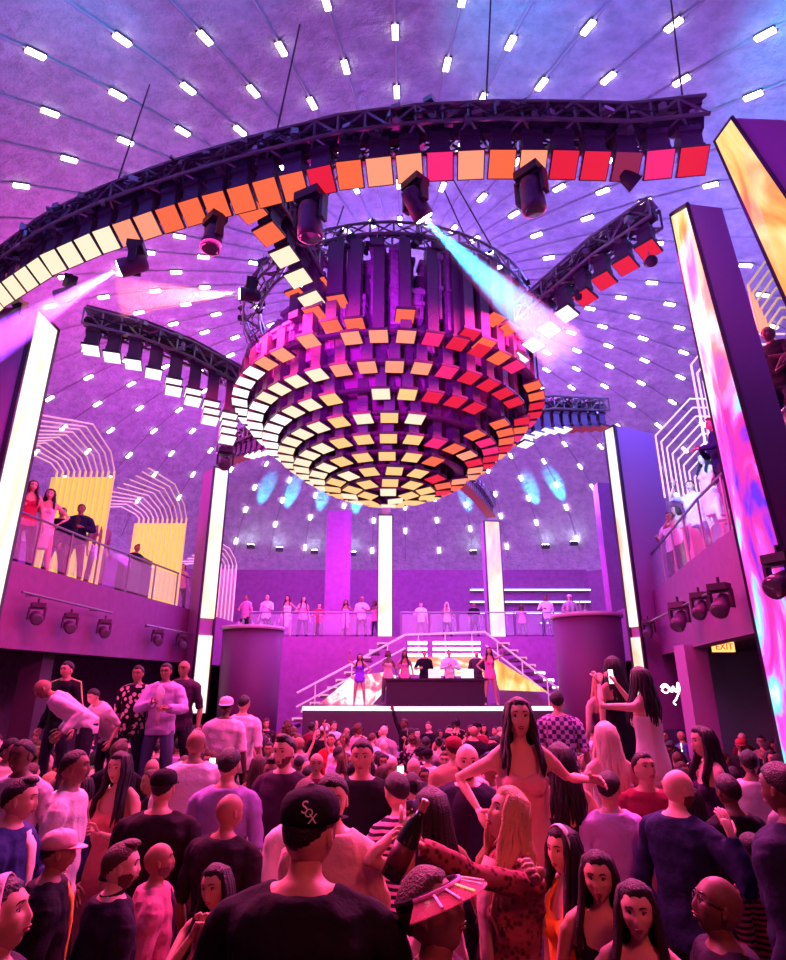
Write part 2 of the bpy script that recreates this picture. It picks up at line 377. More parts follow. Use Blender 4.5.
        for s in (-1, 1):
            if top == 'halter': m.tube([B((.075 * s, .115, 1.28)), B((.06 * s, .09, 1.38)), B((.045 * s, .03, 1.46)), B((.02 * s, -.05, 1.47))], [(.03, .009), (.022, .008), (.014, .008), (.01, .007)], 8, up=(0, 1, 0))
            else: m.tube([B((.085 * s, .112, 1.28)), B((.10 * s, .075, 1.38)), B((.105 * s, .01, 1.43)), B((.10 * s, -.07, 1.37)), B((.09 * s, -.10, 1.26))], .011, 8)
        part('dress' if top == 'dress' else 'top', remesh(m, cv, 2), cm)
    if top != 'dress':
        m = MB(); torso(m, .008, .80, .93); legs(m, .012, .09 if not sp.shorts else .48); part('trousers' if not sp.shorts else 'shorts', remesh(m, cv, 2), CLOTH)
    if sp.vest:   # a lighter shirt seen down the open front
        m = MB(); pts = [B((0, y, z)) for z, y in ((.9, .122), (1.0, .125), (1.12, .128), (1.25, .135), (1.36, .125), (1.44, .085))]
        m.tube(pts, [(.03, .012), (.035, .02), (.045, .02), (.055, .02), (.065, .02), (.055, .02)], 10, up=(0, 1, 0)); part('shirt_front', m, CLOTH)
    # hair
    hk = sp.hair or 'short'; hm = MB()
    def cover(front, back, side, puff=1.0, fuzz=.0, n=26, k=22):
        vs = []; fs = []
        def hp_(t, p):
            v = head_point(t, p, 0); f = math.sin(p) ; zlim = front * max(0, f) ** 1.5 + side * (1 - abs(f)) + back * max(0, -f)
            if abs(f) < .85 and f > 0: zlim = side + (front - side) * min(1, max(0, (f - .15) / .45))
            m = max(-1, min(1, (v.z - zlim) / .012)); o = .011 * puff * m if m > 0 else .012 * m
            if v.y > .07 and m < 0: o *= 1.5
            w = v.normalized(); return v + w * (o + (fuzz * noise.noise(v * 40) if m > 0 else 0)) + Vector((0, 0, .006 * puff * max(0, w.z)))
        vs.append(hp_(0, 0))
        for i in range(1, k):
            for j in range(n): vs.append(hp_(math.pi * i / k, 2 * math.pi * j / n))
        vs.append(hp_(math.pi, 0)); e = len(vs) - 1
        for j in range(n): fs.append((0, 1 + j, 1 + (j + 1) % n))
        for i in range(k - 2):
            for j in range(n): a = 1 + i * n + j; b2 = 1 + i * n + (j + 1) % n; fs.append((a, a + n, b2 + n, b2))
        for j in range(n): fs.append((e, 1 + (k - 2) * n + (j + 1) % n, 1 + (k - 2) * n + j))
        hm.add([T @ v for v in vs], fs)
    def locks(num, length, wave, thick, a0=-15, a1=195, spread=1.0):
        rr = random.Random(num * 7 + int(length * 100))
        for i in range(num):
            a = -R(a0 + (a1 - a0) * (i + .5) / num + rr.uniform(-4, 4)) ; ca, sa = math.cos(a), math.sin(a)  # sweep round the back
            pts = []; ph = rr.uniform(0, 6.3); ln = length * rr.uniform(.85, 1.08)
            for k in range(9):
                q = k / 8
                if k == 0: p = T @ Vector((.03 * ca, .02 * sa - .005, .122))
                elif k == 1: p = T @ Vector((.068 * ca, .080 * sa - .008, .085))
                elif k == 2: p = T @ Vector((.088 * ca, .104 * sa - .01, .01))
                else:
                    base = T @ Vector((.092 * ca * spread, .105 * sa - .012, -.04)); dz = ln * (k - 3) / 5
                    out = min(1, dz / .2); p = base + Vector((.035 * ca * out * spread, (-.04 if sa < -.15 else .075 * out) * out, -dz * math.cos(0)))
                    if lean: p.y -= 0
                p = p + Vector((math.sin(ph + q * wave * 9), math.cos(ph + q * wave * 8), 0)) * (.010 * min(1, q * 2) * (wave / 2 if wave else 0))
                pts.append(p)
            hm.tube(pts, [thick * .5, thick, thick * 1.1, thick * 1.1, thick, thick, thick * .9, thick * .7, thick * .25], 6)
    if hk == 'short': cover(.072, -.045, .02, 1, .004)
    elif hk == 'crop': cover(.080, -.035, .03, .45, .001)
    elif hk == 'quiff': cover(.078, -.05, .035, .9, .003); hm.ball(T @ Vector((0, .035, .115)), (.05, .06, .028), 12, 8, 0, T.to_3x3())
    elif hk == 'curly':
        cover(.07, -.05, .0, 1.3, .01); rr = random.Random(5)
        for i in range(70):
            t = math.acos(rr.uniform(-.3, 1)); p = rr.uniform(0, 6.283)
            v = head_point(t, p); 
            if v.y > .05 and v.z < .07: continue
            hm.ball(T @ (v * 1.16), .02, 6, 5)
    elif hk in ('long', 'wavy', 'blonde'):
        cover(.078, -.09, -.02, 1.15, .003)
        locks({'long': 16, 'wavy': 20, 'blonde': 36}[hk], {'long': .30, 'wavy': .34, 'blonde': .40}[hk] * (sp.hairlen or 1), {'long': .4, 'wavy': 1.6, 'blonde': 2.2}[hk], {'long': .021, 'wavy': .018, 'blonde': .013}[hk], *( (-40, 220) if hk != 'long' else (-25, 205)))
    elif hk == 'bob':
        cover(.078, -.09, -.02, 1.2, .003); locks(14, .06, .3, .024, -30, 210)
    elif hk == 'bun':
        cover(.082, -.06, .01, .8, .002); hm.ball(T @ Vector((0, -.09, .09)), (.045, .045, .04), 12, 8)
    elif hk == 'pony':
        cover(.082, -.06, .01, .8, .002); hm.tube([T @ Vector((0, -.09, .06)), T @ Vector((0, -.14, .05)), T @ Vector((0, -.15, -.05)), T @ Vector((0, -.13, -.18)), T @ Vector((0, -.12, -.25))], [.02, .03, .03, .025, .008], 8)
    if hm.v: part('hair', hm, HAIR)
    if sp.beard:
        m = MB(); vs = []; 
        n, k = 20, 12
        for i in range(k + 1):
            for j in range(n + 1):
                t = math.pi * (.55 + .40 * i / k); p = math.pi * (.5 + 1.0 * (j / n - .5) * 1.15); v = head_point(t, p)
                edge = min(i, k - i, j, n - j); mouth = abs(v.x) < .024 and -.076 < v.z < -.05; nose_ = abs(v.x) < .03 and v.z > -.045
                o = -.006 if (edge == 0 or mouth or nose_ or v.z > -.03 - .25 * max(0, .055 - abs(v.x))) else .0035
                vs.append(T @ (v + v.normalized() * o))
        m.add(vs, [(i * (n + 1) + j, (i + 1) * (n + 1) + j, (i + 1) * (n + 1) + j + 1, i * (n + 1) + j + 1) for i in range(k) for j in range(n)]); part('beard', m, HAIR)
    if sp.cap:
        m = MB(); R3 = T.to_3x3(); bk = -1 if sp.cap == 'back' else 1
        m.lathe([(.094, -.0), (.0965, .03), (.092, .06), (.075, .085), (.045, .1), (.012, .106), (.01, .111)], 22, T @ Vector((0, -.004, .035)), 0, R3 @ Matrix.Diagonal((1.0, 1.13, 1)))
        tilt = T
        nb = 12; vs = []; 
        for i in range(nb + 1):
            a = math.pi * (i / nb); cx, sy = math.cos(a), math.sin(a)
            for r_, z in ((.9, .042), (1.0, .040), (1.0, .034), (.9, .036)):
                ext = 1 if r_ < .95 else 0
                vs.append(T @ Vector((.092 * cx, bk * ((.085 + (.0 if ext else .095) * sy)) * 1.0 if False else bk * (.04 + .055 * sy + (0 if ext else .075 * sy ** .7)), z - (0 if ext else .014 * sy))))
        m.add(vs, [(4 * i + k, 4 * i + (k + 1) % 4, 4 * i + 4 + (k + 1) % 4, 4 * i + 4 + k) for i in range(nb) for k in range(4)]); part('cap', m, CLOTH)
    if sp.band:
        m = MB(); m.tube([T @ Vector((.088 * math.cos(a), .012 + .012 * math.sin(a) , .01 + .128 * math.sin(a))) for a in [R(-10 + 200 * i / 18) for i in range(19)]], [(.005, .02)] * 19, 8, up=(0, 1, 0)); part('headband', m, CLOTH)
    if sp.glasses:
        m = MB()
        for s in (-1, 1):
            m.tube([T @ Vector((.032 * s + .021 * math.cos(a), .094 - .12 * abs(.032 + .021 * math.cos(a) * s) ** 1.2, .010 + .016 * math.sin(a))) for a in [2 * math.pi * i / 12 for i in range(13)]], .0022, 5)
            m.tube([T @ Vector((.054 * s, .082, .014)), T @ Vector((.08 * s, .03, .012)), T @ Vector((.083 * s, -.01, .008))], .0022, 5)
        part('glasses', m, METALD)
    out['parts'] = parts; out['T'] = T; out['arms'] = arms; out['B'] = B; return out
SKINS = {'light': (.80, .52, .42), 'tan': (.60, .35, .25), 'brown': (.34, .18, .12), 'dark': (.16, .085, .06), 'olive': (.70, .44, .32)}
HAIRC = {'black': (.012, .01, .012), 'brown': (.08, .035, .02), 'blonde': (.62, .42, .20), 'platinum': (.85, .72, .58), 'red': (.30, .08, .04), 'grey': (.4, .38, .38)}
def dress_up(o, sp):
    o.color = (*SKINS[sp.skin or 'tan'], 1)
    for c in o.children:
        k = c.name.split('.')[0]
        if k == 'hair': c.color = (*HAIRC[sp.hc or 'black'], 1)
        elif k == 'beard': c.color = (*[a * .55 + .02 for a in SKINS[sp.skin or 'tan']], 1) if (sp.skin or 'tan') != 'light' else (.16, .07, .05, 1)
        elif k in ('trousers', 'shorts'): c.color = (*(sp.bc or (.03, .03, .05)), 1)
        elif k == 'shirt_front': c.color = (*(sp.vest if isinstance(sp.vest, tuple) else (.8, .78, .8)), 1)
        elif k in ('cap', 'headband'): c.color = (*(sp.cc or (.02, .02, .025)), 1)
        else: c.color = (*(sp.tc or (.03, .03, .04)), 1)
def make_person(sp, loc, yaw, scale, label, group=None):
    bp = build_person(sp); o = link('person', bp['body'], None, loc, R(yaw)); o.scale = (scale,) * 3
    for n, me in bp['parts']: link(n, me, o)
    dress_up(o, sp); tag(o, label, 'person', group); o['_'] = 0; del o['_']
    return o, bp
HEROES = []
PLACED = []
def hero(px, py, d, yaw, label, raise_=None, **kw):
    """stand a person so that the head comes at picture point px, py and depth d"""
    sp = Spec(kw); far = 1.10 if 2.1 < d < 4.7 else 1.0; d *= far; hd = atD(px, py, d)
    lean = R(sp.lean or 0); hz = (.92 + .685 * math.cos(lean)); hy = .685 * math.sin(lean) + .02
    base = FLOOR2 if hd.y > YSTEP else FLOOR
    if raise_ is not None: h = (hd.z - raise_) / hz; base = raise_
    else: h = (hd.z - base) / hz
    lo, hi = .86, 1.13
    if h > hi: base = hd.z - hi * hz * .98; h = hi * .98
    if h < lo: h = lo
    yr = R(yaw); f = Vector((-math.sin(yr), math.cos(yr), 0)); loc = Vector((hd.x, hd.y, base)) - f * hy * h
    Minv = (Matrix.Translation(loc) @ Matrix.Rotation(yr, 4, 'Z') @ Matrix.Scale(h, 4)).inverted()
    for k in ('R', 'L'):
        if isinstance(sp.get(k), tuple) and sp[k][0] == 'px':   # ('px', x, y, depth, pole in the world, curl)
            _, x, y, dd, pole, cu = sp[k]; sp[k] = (Minv @ atD(x, y, dd * far), Minv.to_3x3() @ Vector(pole), cu)
    sp.setdefault('vox', .014)
    o, bp = make_person(sp, loc, yaw, h, label); PLACED.append((loc.x, loc.y, .34 if not sp.small else .3, base)); HEROES.append((o, bp, sp, h, base))
    W = Matrix.Translation(loc) @ Matrix.Rotation(yr, 4, 'Z') @ Matrix.Scale(h, 4)
    return o, bp, W
def text_mesh(name, cu):
    t = bpy.data.objects.new('tmp', cu); C.objects.link(t); dg = bpy.context.evaluated_depsgraph_get(); me = bpy.data.meshes.new_from_object(t.evaluated_get(dg)); bpy.data.objects.remove(t); return link(name, me)
# ---------------------------------------------------------------- setting
def poly_wall(name, pts, z0, z1, m, thick=.25, out=1, smooth=False):
    mb = MB(); n = len(pts); inner = [Vector((x, y, 0)) for x, y in pts]; outer = []
    for i, p in enumerate(inner):
        t = (inner[min(i + 1, n - 1)] - inner[max(i - 1, 0)]).normalized(); outer.append(p + Vector((-t.y, t.x, 0)) * thick * out)
    vs = []
    for a, b in zip(inner, outer): vs += [(a.x, a.y, z0), (a.x, a.y, z1), (b.x, b.y, z1), (b.x, b.y, z0)]
    fs = [(4 * i + k, 4 * i + (k + 1) % 4, 4 * i + 4 + (k + 1) % 4, 4 * i + 4 + k) for i in range(n - 1) for k in range(4)]
    fs += [(0, 1, 2, 3), (4 * n - 1, 4 * n - 2, 4 * n - 3, 4 * n - 4)]
    mb.add(vs, fs); return struct(mb.obj(name, m))
DC = Vector((.3, 18, 8.0)); DR = 17.5; DH = 7.5
def dome_pt(az, r, off=0):
    a = R(az); rr = min(r, DR - .01); k = math.sqrt(1 - (rr / DR)**2)
    n = Vector((math.sin(a) * rr / DR**2, -math.cos(a) * rr / DR**2, k / DH)).normalized()
    return Vector((DC.x + math.sin(a) * rr, DC.y - math.cos(a) * rr, DC.z + DH * k)) - n * off, n
# floor
mb = MB(); mb.box((0.3, (-4 + YSTEP) / 2, FLOOR - .2), (36, YSTEP + 4, .4)); struct(mb.obj('floor', FLOORM))
mb = MB(); mb.box((0.3, (YSTEP + 40) / 2, FLOOR2 - .1), (36, 40 - YSTEP, .2)); struct(mb.obj('floor_dance', FLOORM))
# dome
mb = MB(); NA, NR = 96, 26; vs = [tuple(dome_pt(0, 0)[0])]; fs = []
for i in range(1, NR + 1):
    ph = math.pi / 2 * i / NR
    for j in range(NA):
        a = 2 * math.pi * j / NA; vs.append((DC.x + DR * math.sin(ph) * math.sin(a), DC.y - DR * math.sin(ph) * math.cos(a), DC.z + DH * math.cos(ph)))
for j in range(NA): fs.append((0, 1 + j, 1 + (j + 1) % NA))
for i in range(NR - 1):
    for j in range(NA): a = 1 + i * NA + j; b = 1 + i * NA + (j + 1) % NA; fs.append((a, a + NA, b + NA, b))
m, N, L, b = newmat('sprayed_dome_plaster'); b.inputs['Roughness'].default_value = .85
tc = N.new('ShaderNodeTexCoord'); n1 = N.new('ShaderNodeTexNoise'); n1.inputs['Scale'].default_value = 3.2; n1.inputs['Detail'].default_value = 8; n1.inputs['Roughness'].default_value = .65
n2 = N.new('ShaderNodeTexNoise'); n2.inputs['Scale'].default_value = .35; n2.inputs['Detail'].default_value = 3
L.new(tc.outputs['Object'], n1.inputs['Vector']); L.new(tc.outputs['Object'], n2.inputs['Vector'])
bp = N.new('ShaderNodeBump'); bp.inputs['Strength'].default_value = .8; bp.inputs['Distance'].default_value = .18; L.new(n1.outputs['Fac'], bp.inputs['Height']); L.new(bp.outputs['Normal'], b.inputs['Normal'])
rp = N.new('ShaderNodeValToRGB'); rp.color_ramp.elements[0].color = (.36, .36, .42, 1); rp.color_ramp.elements[1].color = (.54, .53, .58, 1); rp.color_ramp.elements[0].position = .35; rp.color_ramp.elements[1].position = .65
L.new(n1.outputs['Fac'], rp.inputs['Fac']); L.new(rp.outputs['Color'], b.inputs['Base Color'])
mb.add(vs, fs); struct(mb.obj('ceiling', m, smooth=True))
# outer drum wall under the dome
ring = [(DC.x + DR * math.sin(R(a)), DC.y - DR * math.cos(R(a))) for a in range(24, 337, 6)]
poly_wall('wall_outer', ring, FLOOR2, 8.02, WALLM, .3, -1)
# balconies
LP = [(-7.35, 2.0), (-7.4, 7.0), (-7.3, 11.0), (-7.0, 14.3), (-6.3, 19.7), (-5.9, 24.2)]
RP = [(4.75, 1.5), (4.75, 6.7), (5.5, 10.6), (6.35, 14.2), (7.06, 17.3), (7.3, 21), (7.3, 24.2)]
poly_wall('wall_left', LP, 2.85, 4.45, FASC, .3, 1); poly_wall('wall_right', RP, 2.9, 4.45, FASC, .3, -1)
poly_wall('wall_back', [(-5.9, 24.2), (-3, 24.25), (1, 24.3), (4, 24.25), (7.3, 24.2)], FLOOR2, 4.0, WALLM, .3, 1)
def slab(name, pts, side, z0, z1, m):
    vs = []; n = len(pts)
    for x, y in pts:
        X = DC.x + side * math.sqrt(max(.1, DR**2 - (y - DC.y)**2)) * .99
        vs += [(x, y, z0), (x, y, z1), (X, y, z1), (X, y, z0)]
    fs = [(4 * i + k, 4 * i + (k + 1) % 4, 4 * i + 4 + (k + 1) % 4, 4 * i + 4 + k) for i in range(n - 1) for k in range(4)] + [(0, 1, 2, 3), (4 * n - 1, 4 * n - 2, 4 * n - 3, 4 * n - 4)]
    return struct(MB().add(vs, fs).obj(name, m))
slab('floor_balcony_left', [(x - .3, y) for x, y in LP], -1, 2.95, 4.44, WALLD); slab('floor_balcony_right', [(x + .3, y) for x, y in RP], 1, 3.0, 4.44, WALLD)
mb = MB(); mb.box((.5, 29.6, 3.4), (26, 10.2, 1.0)); struct(mb.obj('floor_balcony_back', WALLD))
# walls below the balconies
poly_wall('wall_under_left', [(-9.6, 2.5), (-9.9, 11), (-9.4, 16), (-8.6, 22), (-8.4, 24.2)], FLOOR2, 2.95, mat('pleated_wall_cloth', (.10, .05, .09), .8, bump=.6, bscale=6, var=.3), .2, 1)
poly_wall('wall_under_right', [(7.8, 2), (8.0, 8), (8.4, 12), (9.0, 17), (9.2, 24.2)], FLOOR2, 3.0, WALLD, .2, -1)
for k, (x, y) in enumerate([(5.92, 12.4), (-7.6, 13.4)]):
    mb = MB(); mb.box((x, y, 1.285), (.45, .45, 3.33)); tag(mb.obj('pillar', [BODYP, WALLD][k]), ['plum square post holding up the right balcony', 'dark square post holding up the left balcony'][k], 'pillar')
# back wall of the rear balcony with lit bar shelves
poly_wall('wall_rear_bar', [(-12, 32.2), (-6, 32.3), (0, 32.3), (6, 32.3), (12.5, 32.2)], 3.9, 8.1, WALLM, .2, 1)
LEDW = lit('white_led', (1, .85, .95), 6); LEDC = lit('pale_cyan_led', (.55, .75, 1), 3)
for i, (x0, x1, yy, lab) in enumerate([(470, 590, 590, 'topmost lit bar shelf on the rear wall behind the right rear balcony'), (470, 590, 602, 'second lit bar shelf down on the rear wall behind the right rear balcony'), (475, 585, 613, 'third lit bar shelf down on the rear wall behind the right rear balcony'), (540, 592, 623, 'lowest and shortest lit bar shelf on the right of the rear wall')]):
    a = atY(x0, yy, 31.9); c = atY(x1, yy, 31.9); e = empty('bar_shelf', ((a.x + c.x) / 2, 32.0, a.z)); tag(e, lab, 'shelf')
    MB().box((0, 0, -.04), (c.x - a.x, .35, .05)).obj('board', BODYP, e); MB().box((0, -.18, 0), (c.x - a.x, .04, .07)).obj('light_strip', LEDC, e)
# ---------------------------------------------------------------- dome lamps and ribs
LAMP = lit('dome_lamp_glow', (1, .80, 1), 9); lamp_me = None
mb = MB(); mb.box((0, 0, 0), (.115, .33, .05), mi=0); mb.box((0, 0, .03), (.15, .37, .03), mi=1); lamp_me = mb.mesh('ceiling_light', [LAMP, METALD])
cand = []
NS = 54
for k in range(NS):
    az = k * 360 / NS - 1.5
    if az > 180: az -= 360
    r = 3.6 + (.8 if k % 2 else 0)
    while r < 17.2:
        if r < 6 and k % 2: r += 1.56; continue
        p, n = dome_pt(az, r, .06); x, y, d = proj(p)
        if d > 0 and -12 < x < 798 and -12 < y < 640: cand.append((d, az, p, n))
        r += 1.56 if r < 13 else 1.25
cand.sort(key=lambda c: c[0])
for d, az, p, n in cand[:300]:
    o = link('ceiling_light', lamp_me); Z = -n; X = Vector((math.cos(R(az)), math.sin(R(az)), 0)); Y = Z.cross(X).normalized(); X = Y.cross(Z)
    M = Matrix((X, Y, n)).transposed(); M = Matrix((X, -Y if False else Y, X.cross(Y))).transposed()
    if (M @ Vector((0, 0, 1))).dot(n) < 0: M = Matrix((-X, Y, (-X).cross(Y))).transposed()
    o.matrix_world = Matrix.Translation(p) @ M.to_4x4(); tag(o, 'small white oblong lamp shining on a rib of the domed ceiling', 'ceiling light', 'white lamps along the ribs of the dome')
if len(cand) > 300:
    mb = MB()
    for d, az, p, n in cand[300:]:
        X = Vector((math.cos(R(az)), math.sin(R(az)), 0)); Y = n.cross(X).normalized(); mb.box(p, (.115, .33, .05), Matrix((X, Y, n)).transposed())
    tag(mb.obj('ceiling_light', LAMP), 'the farthest small white lamps low on the domed ceiling', 'ceiling light', kind='stuff')
RIB = mat('rib_strip', (.35, .3, .4), .5)
for k in range(NS):
    az = k * 360 / NS - 1.5; pts = [dome_pt(az, 3.3 + i * 1.0, .03)[0] for i in range(15)]
    if any(d > 0 and -60 < x < 850 and y > -60 for x, y, d in [proj(p) for p in pts]): struct(MB().tube(pts, (.03, .02), 4).obj('trim_%d' % (k + 1), RIB))
# ---------------------------------------------------------------- pillars with screens
FL = [(.30, (.9, .25, .06)), (.42, (1, .55, .22)), (.52, (1, .85, .55)), (.68, (1, .97, .85))]
COLD = [(.34, (.10, .02, .8)), (.44, (.9, .03, .35)), (.52, (.85, .1, .95)), (.58, (.1, .75, 1)), (.66, (.8, .9, 1))]
S_CREAM = screen('flame_screen_pale', [(.3, (1, .62, .35)), (.5, (1, .88, .72)), (.7, (1, .98, .92))], .9, 1.15, None, (1, 1, .35))
S_FIRE = screen('flame_screen_orange', [(.3, (.85, .16, .02)), (.44, (1, .38, .07)), (.55, (1, .62, .2)), (.70, (1, .9, .55))], 1.6, 1.1, None, (1, 1, .5))
S_MIX = screen('flame_screen_mixed', [(.3, (.95, .03, .05)), (.42, (1, .50, .10)), (.52, (1, .85, .45)), (.66, (1, .98, .8))], 1.5, 1.1, (5.6, 7.4, COLD), (1, 1, .4))
S_THIN = screen('flame_screen_thin', [(.30, (.95, .05, .08)), (.42, (1, .5, .3)), (.55, (1, .9, .8))], 1.2, 1.15, None, (1, 1, .3))
def pillar(A, B, depth, z0, z1, m, label, gap=None, side=1):
    """A, B: the two ends of the screen face on plan; depth: how far the casing goes back"""
    A = Vector((*A, 0)); B = Vector((*B, 0)); t = (B - A).normalized(); n = Vector((t.y, -t.x, 0)) * side; mid = (A + B) / 2; w = (B - A).length
    M = Matrix((t, -n, Vector((0, 0, 1)))).transposed(); o = MB().box(mid - n * (depth / 2 + .03) + Vector((0, 0, (z0 + z1) / 2)), (w, depth, z1 - z0), M).obj('pillar', BODYP)
    tag(o, label, 'pillar')
    segs = [(z0, z1)] if not gap else [(z0, gap[0]), (gap[1], z1)]
    for a, b in segs:
        s = MB().box(mid + Vector((0, 0, (a + b) / 2)), (w - .05, .06, b - a - .06), M).obj('video_screen', m, o)
    f = MB()
    for s_ in (-1, 1): f.box(mid + t * (w / 2 * s_) + n * .012 + Vector((0, 0, (z0 + z1) / 2)), (.05, .09, z1 - z0), M)
    f.box(mid + n * .012 + Vector((0, 0, z1 - .015)), (w, .09, .05), M); f.obj('edge_trim', METALD, o); return o
T9 = 9.0
def leaning(A, B, Cc, m, label):
    """three edges (top point, bottom point): far screen edge, near screen edge, rear edge of the casing"""
    O = B[1].copy(); D = [A[0] + Cc[0] - B[0], A[1] + Cc[1] - B[1]]; vs = [p - O for p in (A[1], B[1], Cc[1], D[1], A[0], B[0], Cc[0], D[0])]
    o = MB().add(vs, [(0, 3, 2, 1), (4, 5, 6, 7), (0, 1, 5, 4), (1, 2, 6, 5), (2, 3, 7, 6), (3, 0, 4, 7)]).obj('pillar', BODYP, None, False, O); tag(o, label, 'pillar')
    n = (B[1] - A[1]).cross(A[0] - A[1]).normalized(); mid = sum(vs, Vector()) / 8
    if n.dot((vs[0] + vs[5]) / 2 - mid) < 0: n = -n
    a0, b0, b1, a1 = vs[0], vs[1], vs[5], vs[4]; q = lambda u, v: (a0.lerp(b0, u)).lerp(a1.lerp(b1, u), v)
    f = [q(u, v) + n * k for k in (.0, .04) for u, v in ((.05, .005), (.95, .005), (.95, .992), (.05, .992))]
    MB().add(f, [(4, 5, 6, 7), (0, 1, 5, 4), (1, 2, 6, 5), (2, 3, 7, 6), (3, 0, 4, 7)]).obj('video_screen', m, o)
    e = MB()
    for u in (0, 1): e.tube([q(u, 0) + n * .02, q(u, 1) + n * .02], .03, 4)
    e.tube([q(0, 1) + n * .02, q(1, 1) + n * .02], .03, 4); e.obj('edge_trim', METALD, o); return o
pillar((-6.8, 9.74), (-6.8, 10.5), .62, FLOOR2, T9, S_CREAM, 'tall pillar with a pale glowing screen at the left edge of the hall', None, 1)
leaning((atY(672, 214, 7.17), atZ(786, 762, 1.2) if False else atY(800, 835, 7.17)), (atY(689, 204, 6.4), atY(862, 835, 6.4)), (atY(722, 208, 6.55), atY(905, 835, 6.55)), S_MIX, 'tall leaning pillar whose screen turns from orange flames to blue and magenta')
leaning((atY(716, 142, 5.9), atY(797, 325, 5.9)), (atY(733, 118, 5.45), atY(830, 258, 5.45)), (atY(785, 120, 5.35), atY(900, 264, 5.35)), S_FIRE, 'leaning orange flame screen pillar in the upper right corner, nearest the camera')
pillar((-5.88, 18.54), (-5.5, 18.87), .8, 1.4, T9, S_CREAM, 'slim pillar with a pale screen standing at the corner of the left balcony', (3.65, 4.1), 1)
pillar((5.97, 15.54), (6.13, 15.2), 1.5, 1.2, T9, S_THIN, 'wide plum pillar with a thin pink edge screen beside the right balcony', (3.35, 3.55), 1)
pillar((-.62, 24.48), (-.02, 24.48), .5, 4.0, T9, S_CREAM, 'slim pale screen pillar in the middle of the rear balcony', None, 1)
pillar((3.98, 25.4), (4.66, 25.5), .5, 4.0, T9, screen('flame_screen_blush', [(.3, (1, .25, .3)), (.45, (1, .6, .35)), (.6, (1, .92, .7))], .7, 1.1, None, (1, 1, .4)), 'slim orange and cream screen pillar on the right of the rear balcony', None, 1)
for i, (px, w, y0) in enumerate([(340, 26, 512), (610, 34, 485)]):
    p = atY(px, y0, 27 if i == 0 else 20); mb = MB(); k = (27 if i == 0 else 20) / 634 * w
    mb.box((p.x, 27 if i == 0 else 20, (p.z + 4) / 2), (k, .5, p.z - 4)); tag(mb.obj('pillar', WALLM), ['plain purple pillar rising behind the rear balcony, left of the middle screen', 'plain broad purple pier behind the pink edged pillar on the right'][i], 'pillar')
# ---------------------------------------------------------------- trusses, modules and panels
def pcol(name, c, s):
    m = mat(name, (.01, .01, .01), .6, emit=c, es=s); m.cycles.emission_sampling = 'NONE'; return m
PM = {'cream': pcol('panel_cream', (1, .74, .52), 1.05), 'white': pcol('panel_white', (1, .88, .90), 1.3), 'peach': pcol('panel_peach', (1, .30, .17), 1.0), 'orange': pcol('panel_orange', (.95, .13, .045), 1.0), 'red': pcol('panel_red', (.70, .012, .035), 1.0),
      'magenta': pcol('panel_magenta', (.85, .02, .16), 1.0), 'yellow': pcol('panel_yellow', (1, .55, .20), 1.0), 'dim': pcol('panel_dim_red', (.30, .02, .07), .8)}
pmesh = {}
def panel_me(kind, w, d):
    k = (kind, w, d)
    if k not in pmesh:
        mb = MB(); mb.box((0, 0, .028), (w + .03, d + .03, .05), mi=1); mb.box((0, 0, -.004), (w, d, .016), mi=0)
        pmesh[k] = mb.mesh('video_panel', [PM[kind], METALD])
    return pmesh[k]
def put_panel(parent, p, kind, rot, w=.34, d=.34):
    o = link('video_panel', panel_me(kind, w, d), parent); o.matrix_local = Matrix.Translation(p) @ rot.to_4x4(); return o
def facing(n, along):
    """matrix whose -Z looks along n and X runs along 'along'"""
    z = -Vector(n).normalized(); x = (Vector(along) - z * Vector(along).dot(z)).normalized(); y = z.cross(x); return Matrix((x, y, z)).transposed()
def lattice(mb, path, w, h, step=.35, r=.022, rc=.03):
    """box truss following path: four chords and zigzag bracing"""
    P = [Vector(p) for p in path]; L_ = [0]
    for a, b in zip(P, P[1:]): L_.append(L_[-1] + (b - a).length)
    def at(s):
        for i in range(len(P) - 1):
            if s <= L_[i + 1] or i == len(P) - 2:
                q = (s - L_[i]) / (L_[i + 1] - L_[i]); t = (P[i + 1] - P[i]).normalized(); return P[i].lerp(P[i + 1], q), t
    n = max(2, int(L_[-1] / step)); rows = []
    for i in range(n + 1):
        p, t = at(L_[-1] * i / n); sd = Vector((t.y, -t.x, 0)).normalized() * w / 2; rows.append((p - sd, p + sd, p + sd + Vector((0, 0, h)), p - sd + Vector((0, 0, h))))
    for c in range(4): mb.tube([q[c] for q in rows], rc, 6)
    for i in range(n):
        for c in range(4):
            a, b = (rows[i][c], rows[i + 1][(c + 1) % 4]) if i % 2 else (rows[i][(c + 1) % 4], rows[i + 1][c]); mb.tube([a, b], r, 4)
        mb.tube([rows[i][0], rows[i][3]], r, 4); mb.tube([rows[i][1], rows[i][2]], r, 4)
    return at, L_[-1]
def cables(mb, at, L_, n, z, w, rr):
    for _ in range(n):
        s = rr.uniform(0, L_ - .9); pts = []
        l = rr.uniform(.3, 1.1); y = rr.uniform(-w, w)
        for k in range(6):
            p, t = at(min(L_, s + l * k / 5)); sd = Vector((t.y, -t.x, 0)); pts.append(p + sd * (y + rr.uniform(-.05, .05)) + Vector((0, 0, z + rr.uniform(-.02, .06) - .15 * math.sin(math.pi * k / 5) * rr.random())))
        mb.tube(pts, rr.choice([.010, .014, .02]), 5)
def clamp_bits(mb, at, L_, n, z0, z1, w, rr):
    for _ in range(n):
        p, t = at(rr.uniform(.05, L_ - .05)); sd = Vector((t.y, -t.x, 0)); q = p + sd * rr.uniform(-w, w) + Vector((0, 0, rr.uniform(z0, z1)))
        mb.box(q, (rr.uniform(.05, .16), rr.uniform(.04, .12), rr.uniform(.04, .12)), Matrix.Rotation(rr.uniform(0, 3), 3, 'Z'))
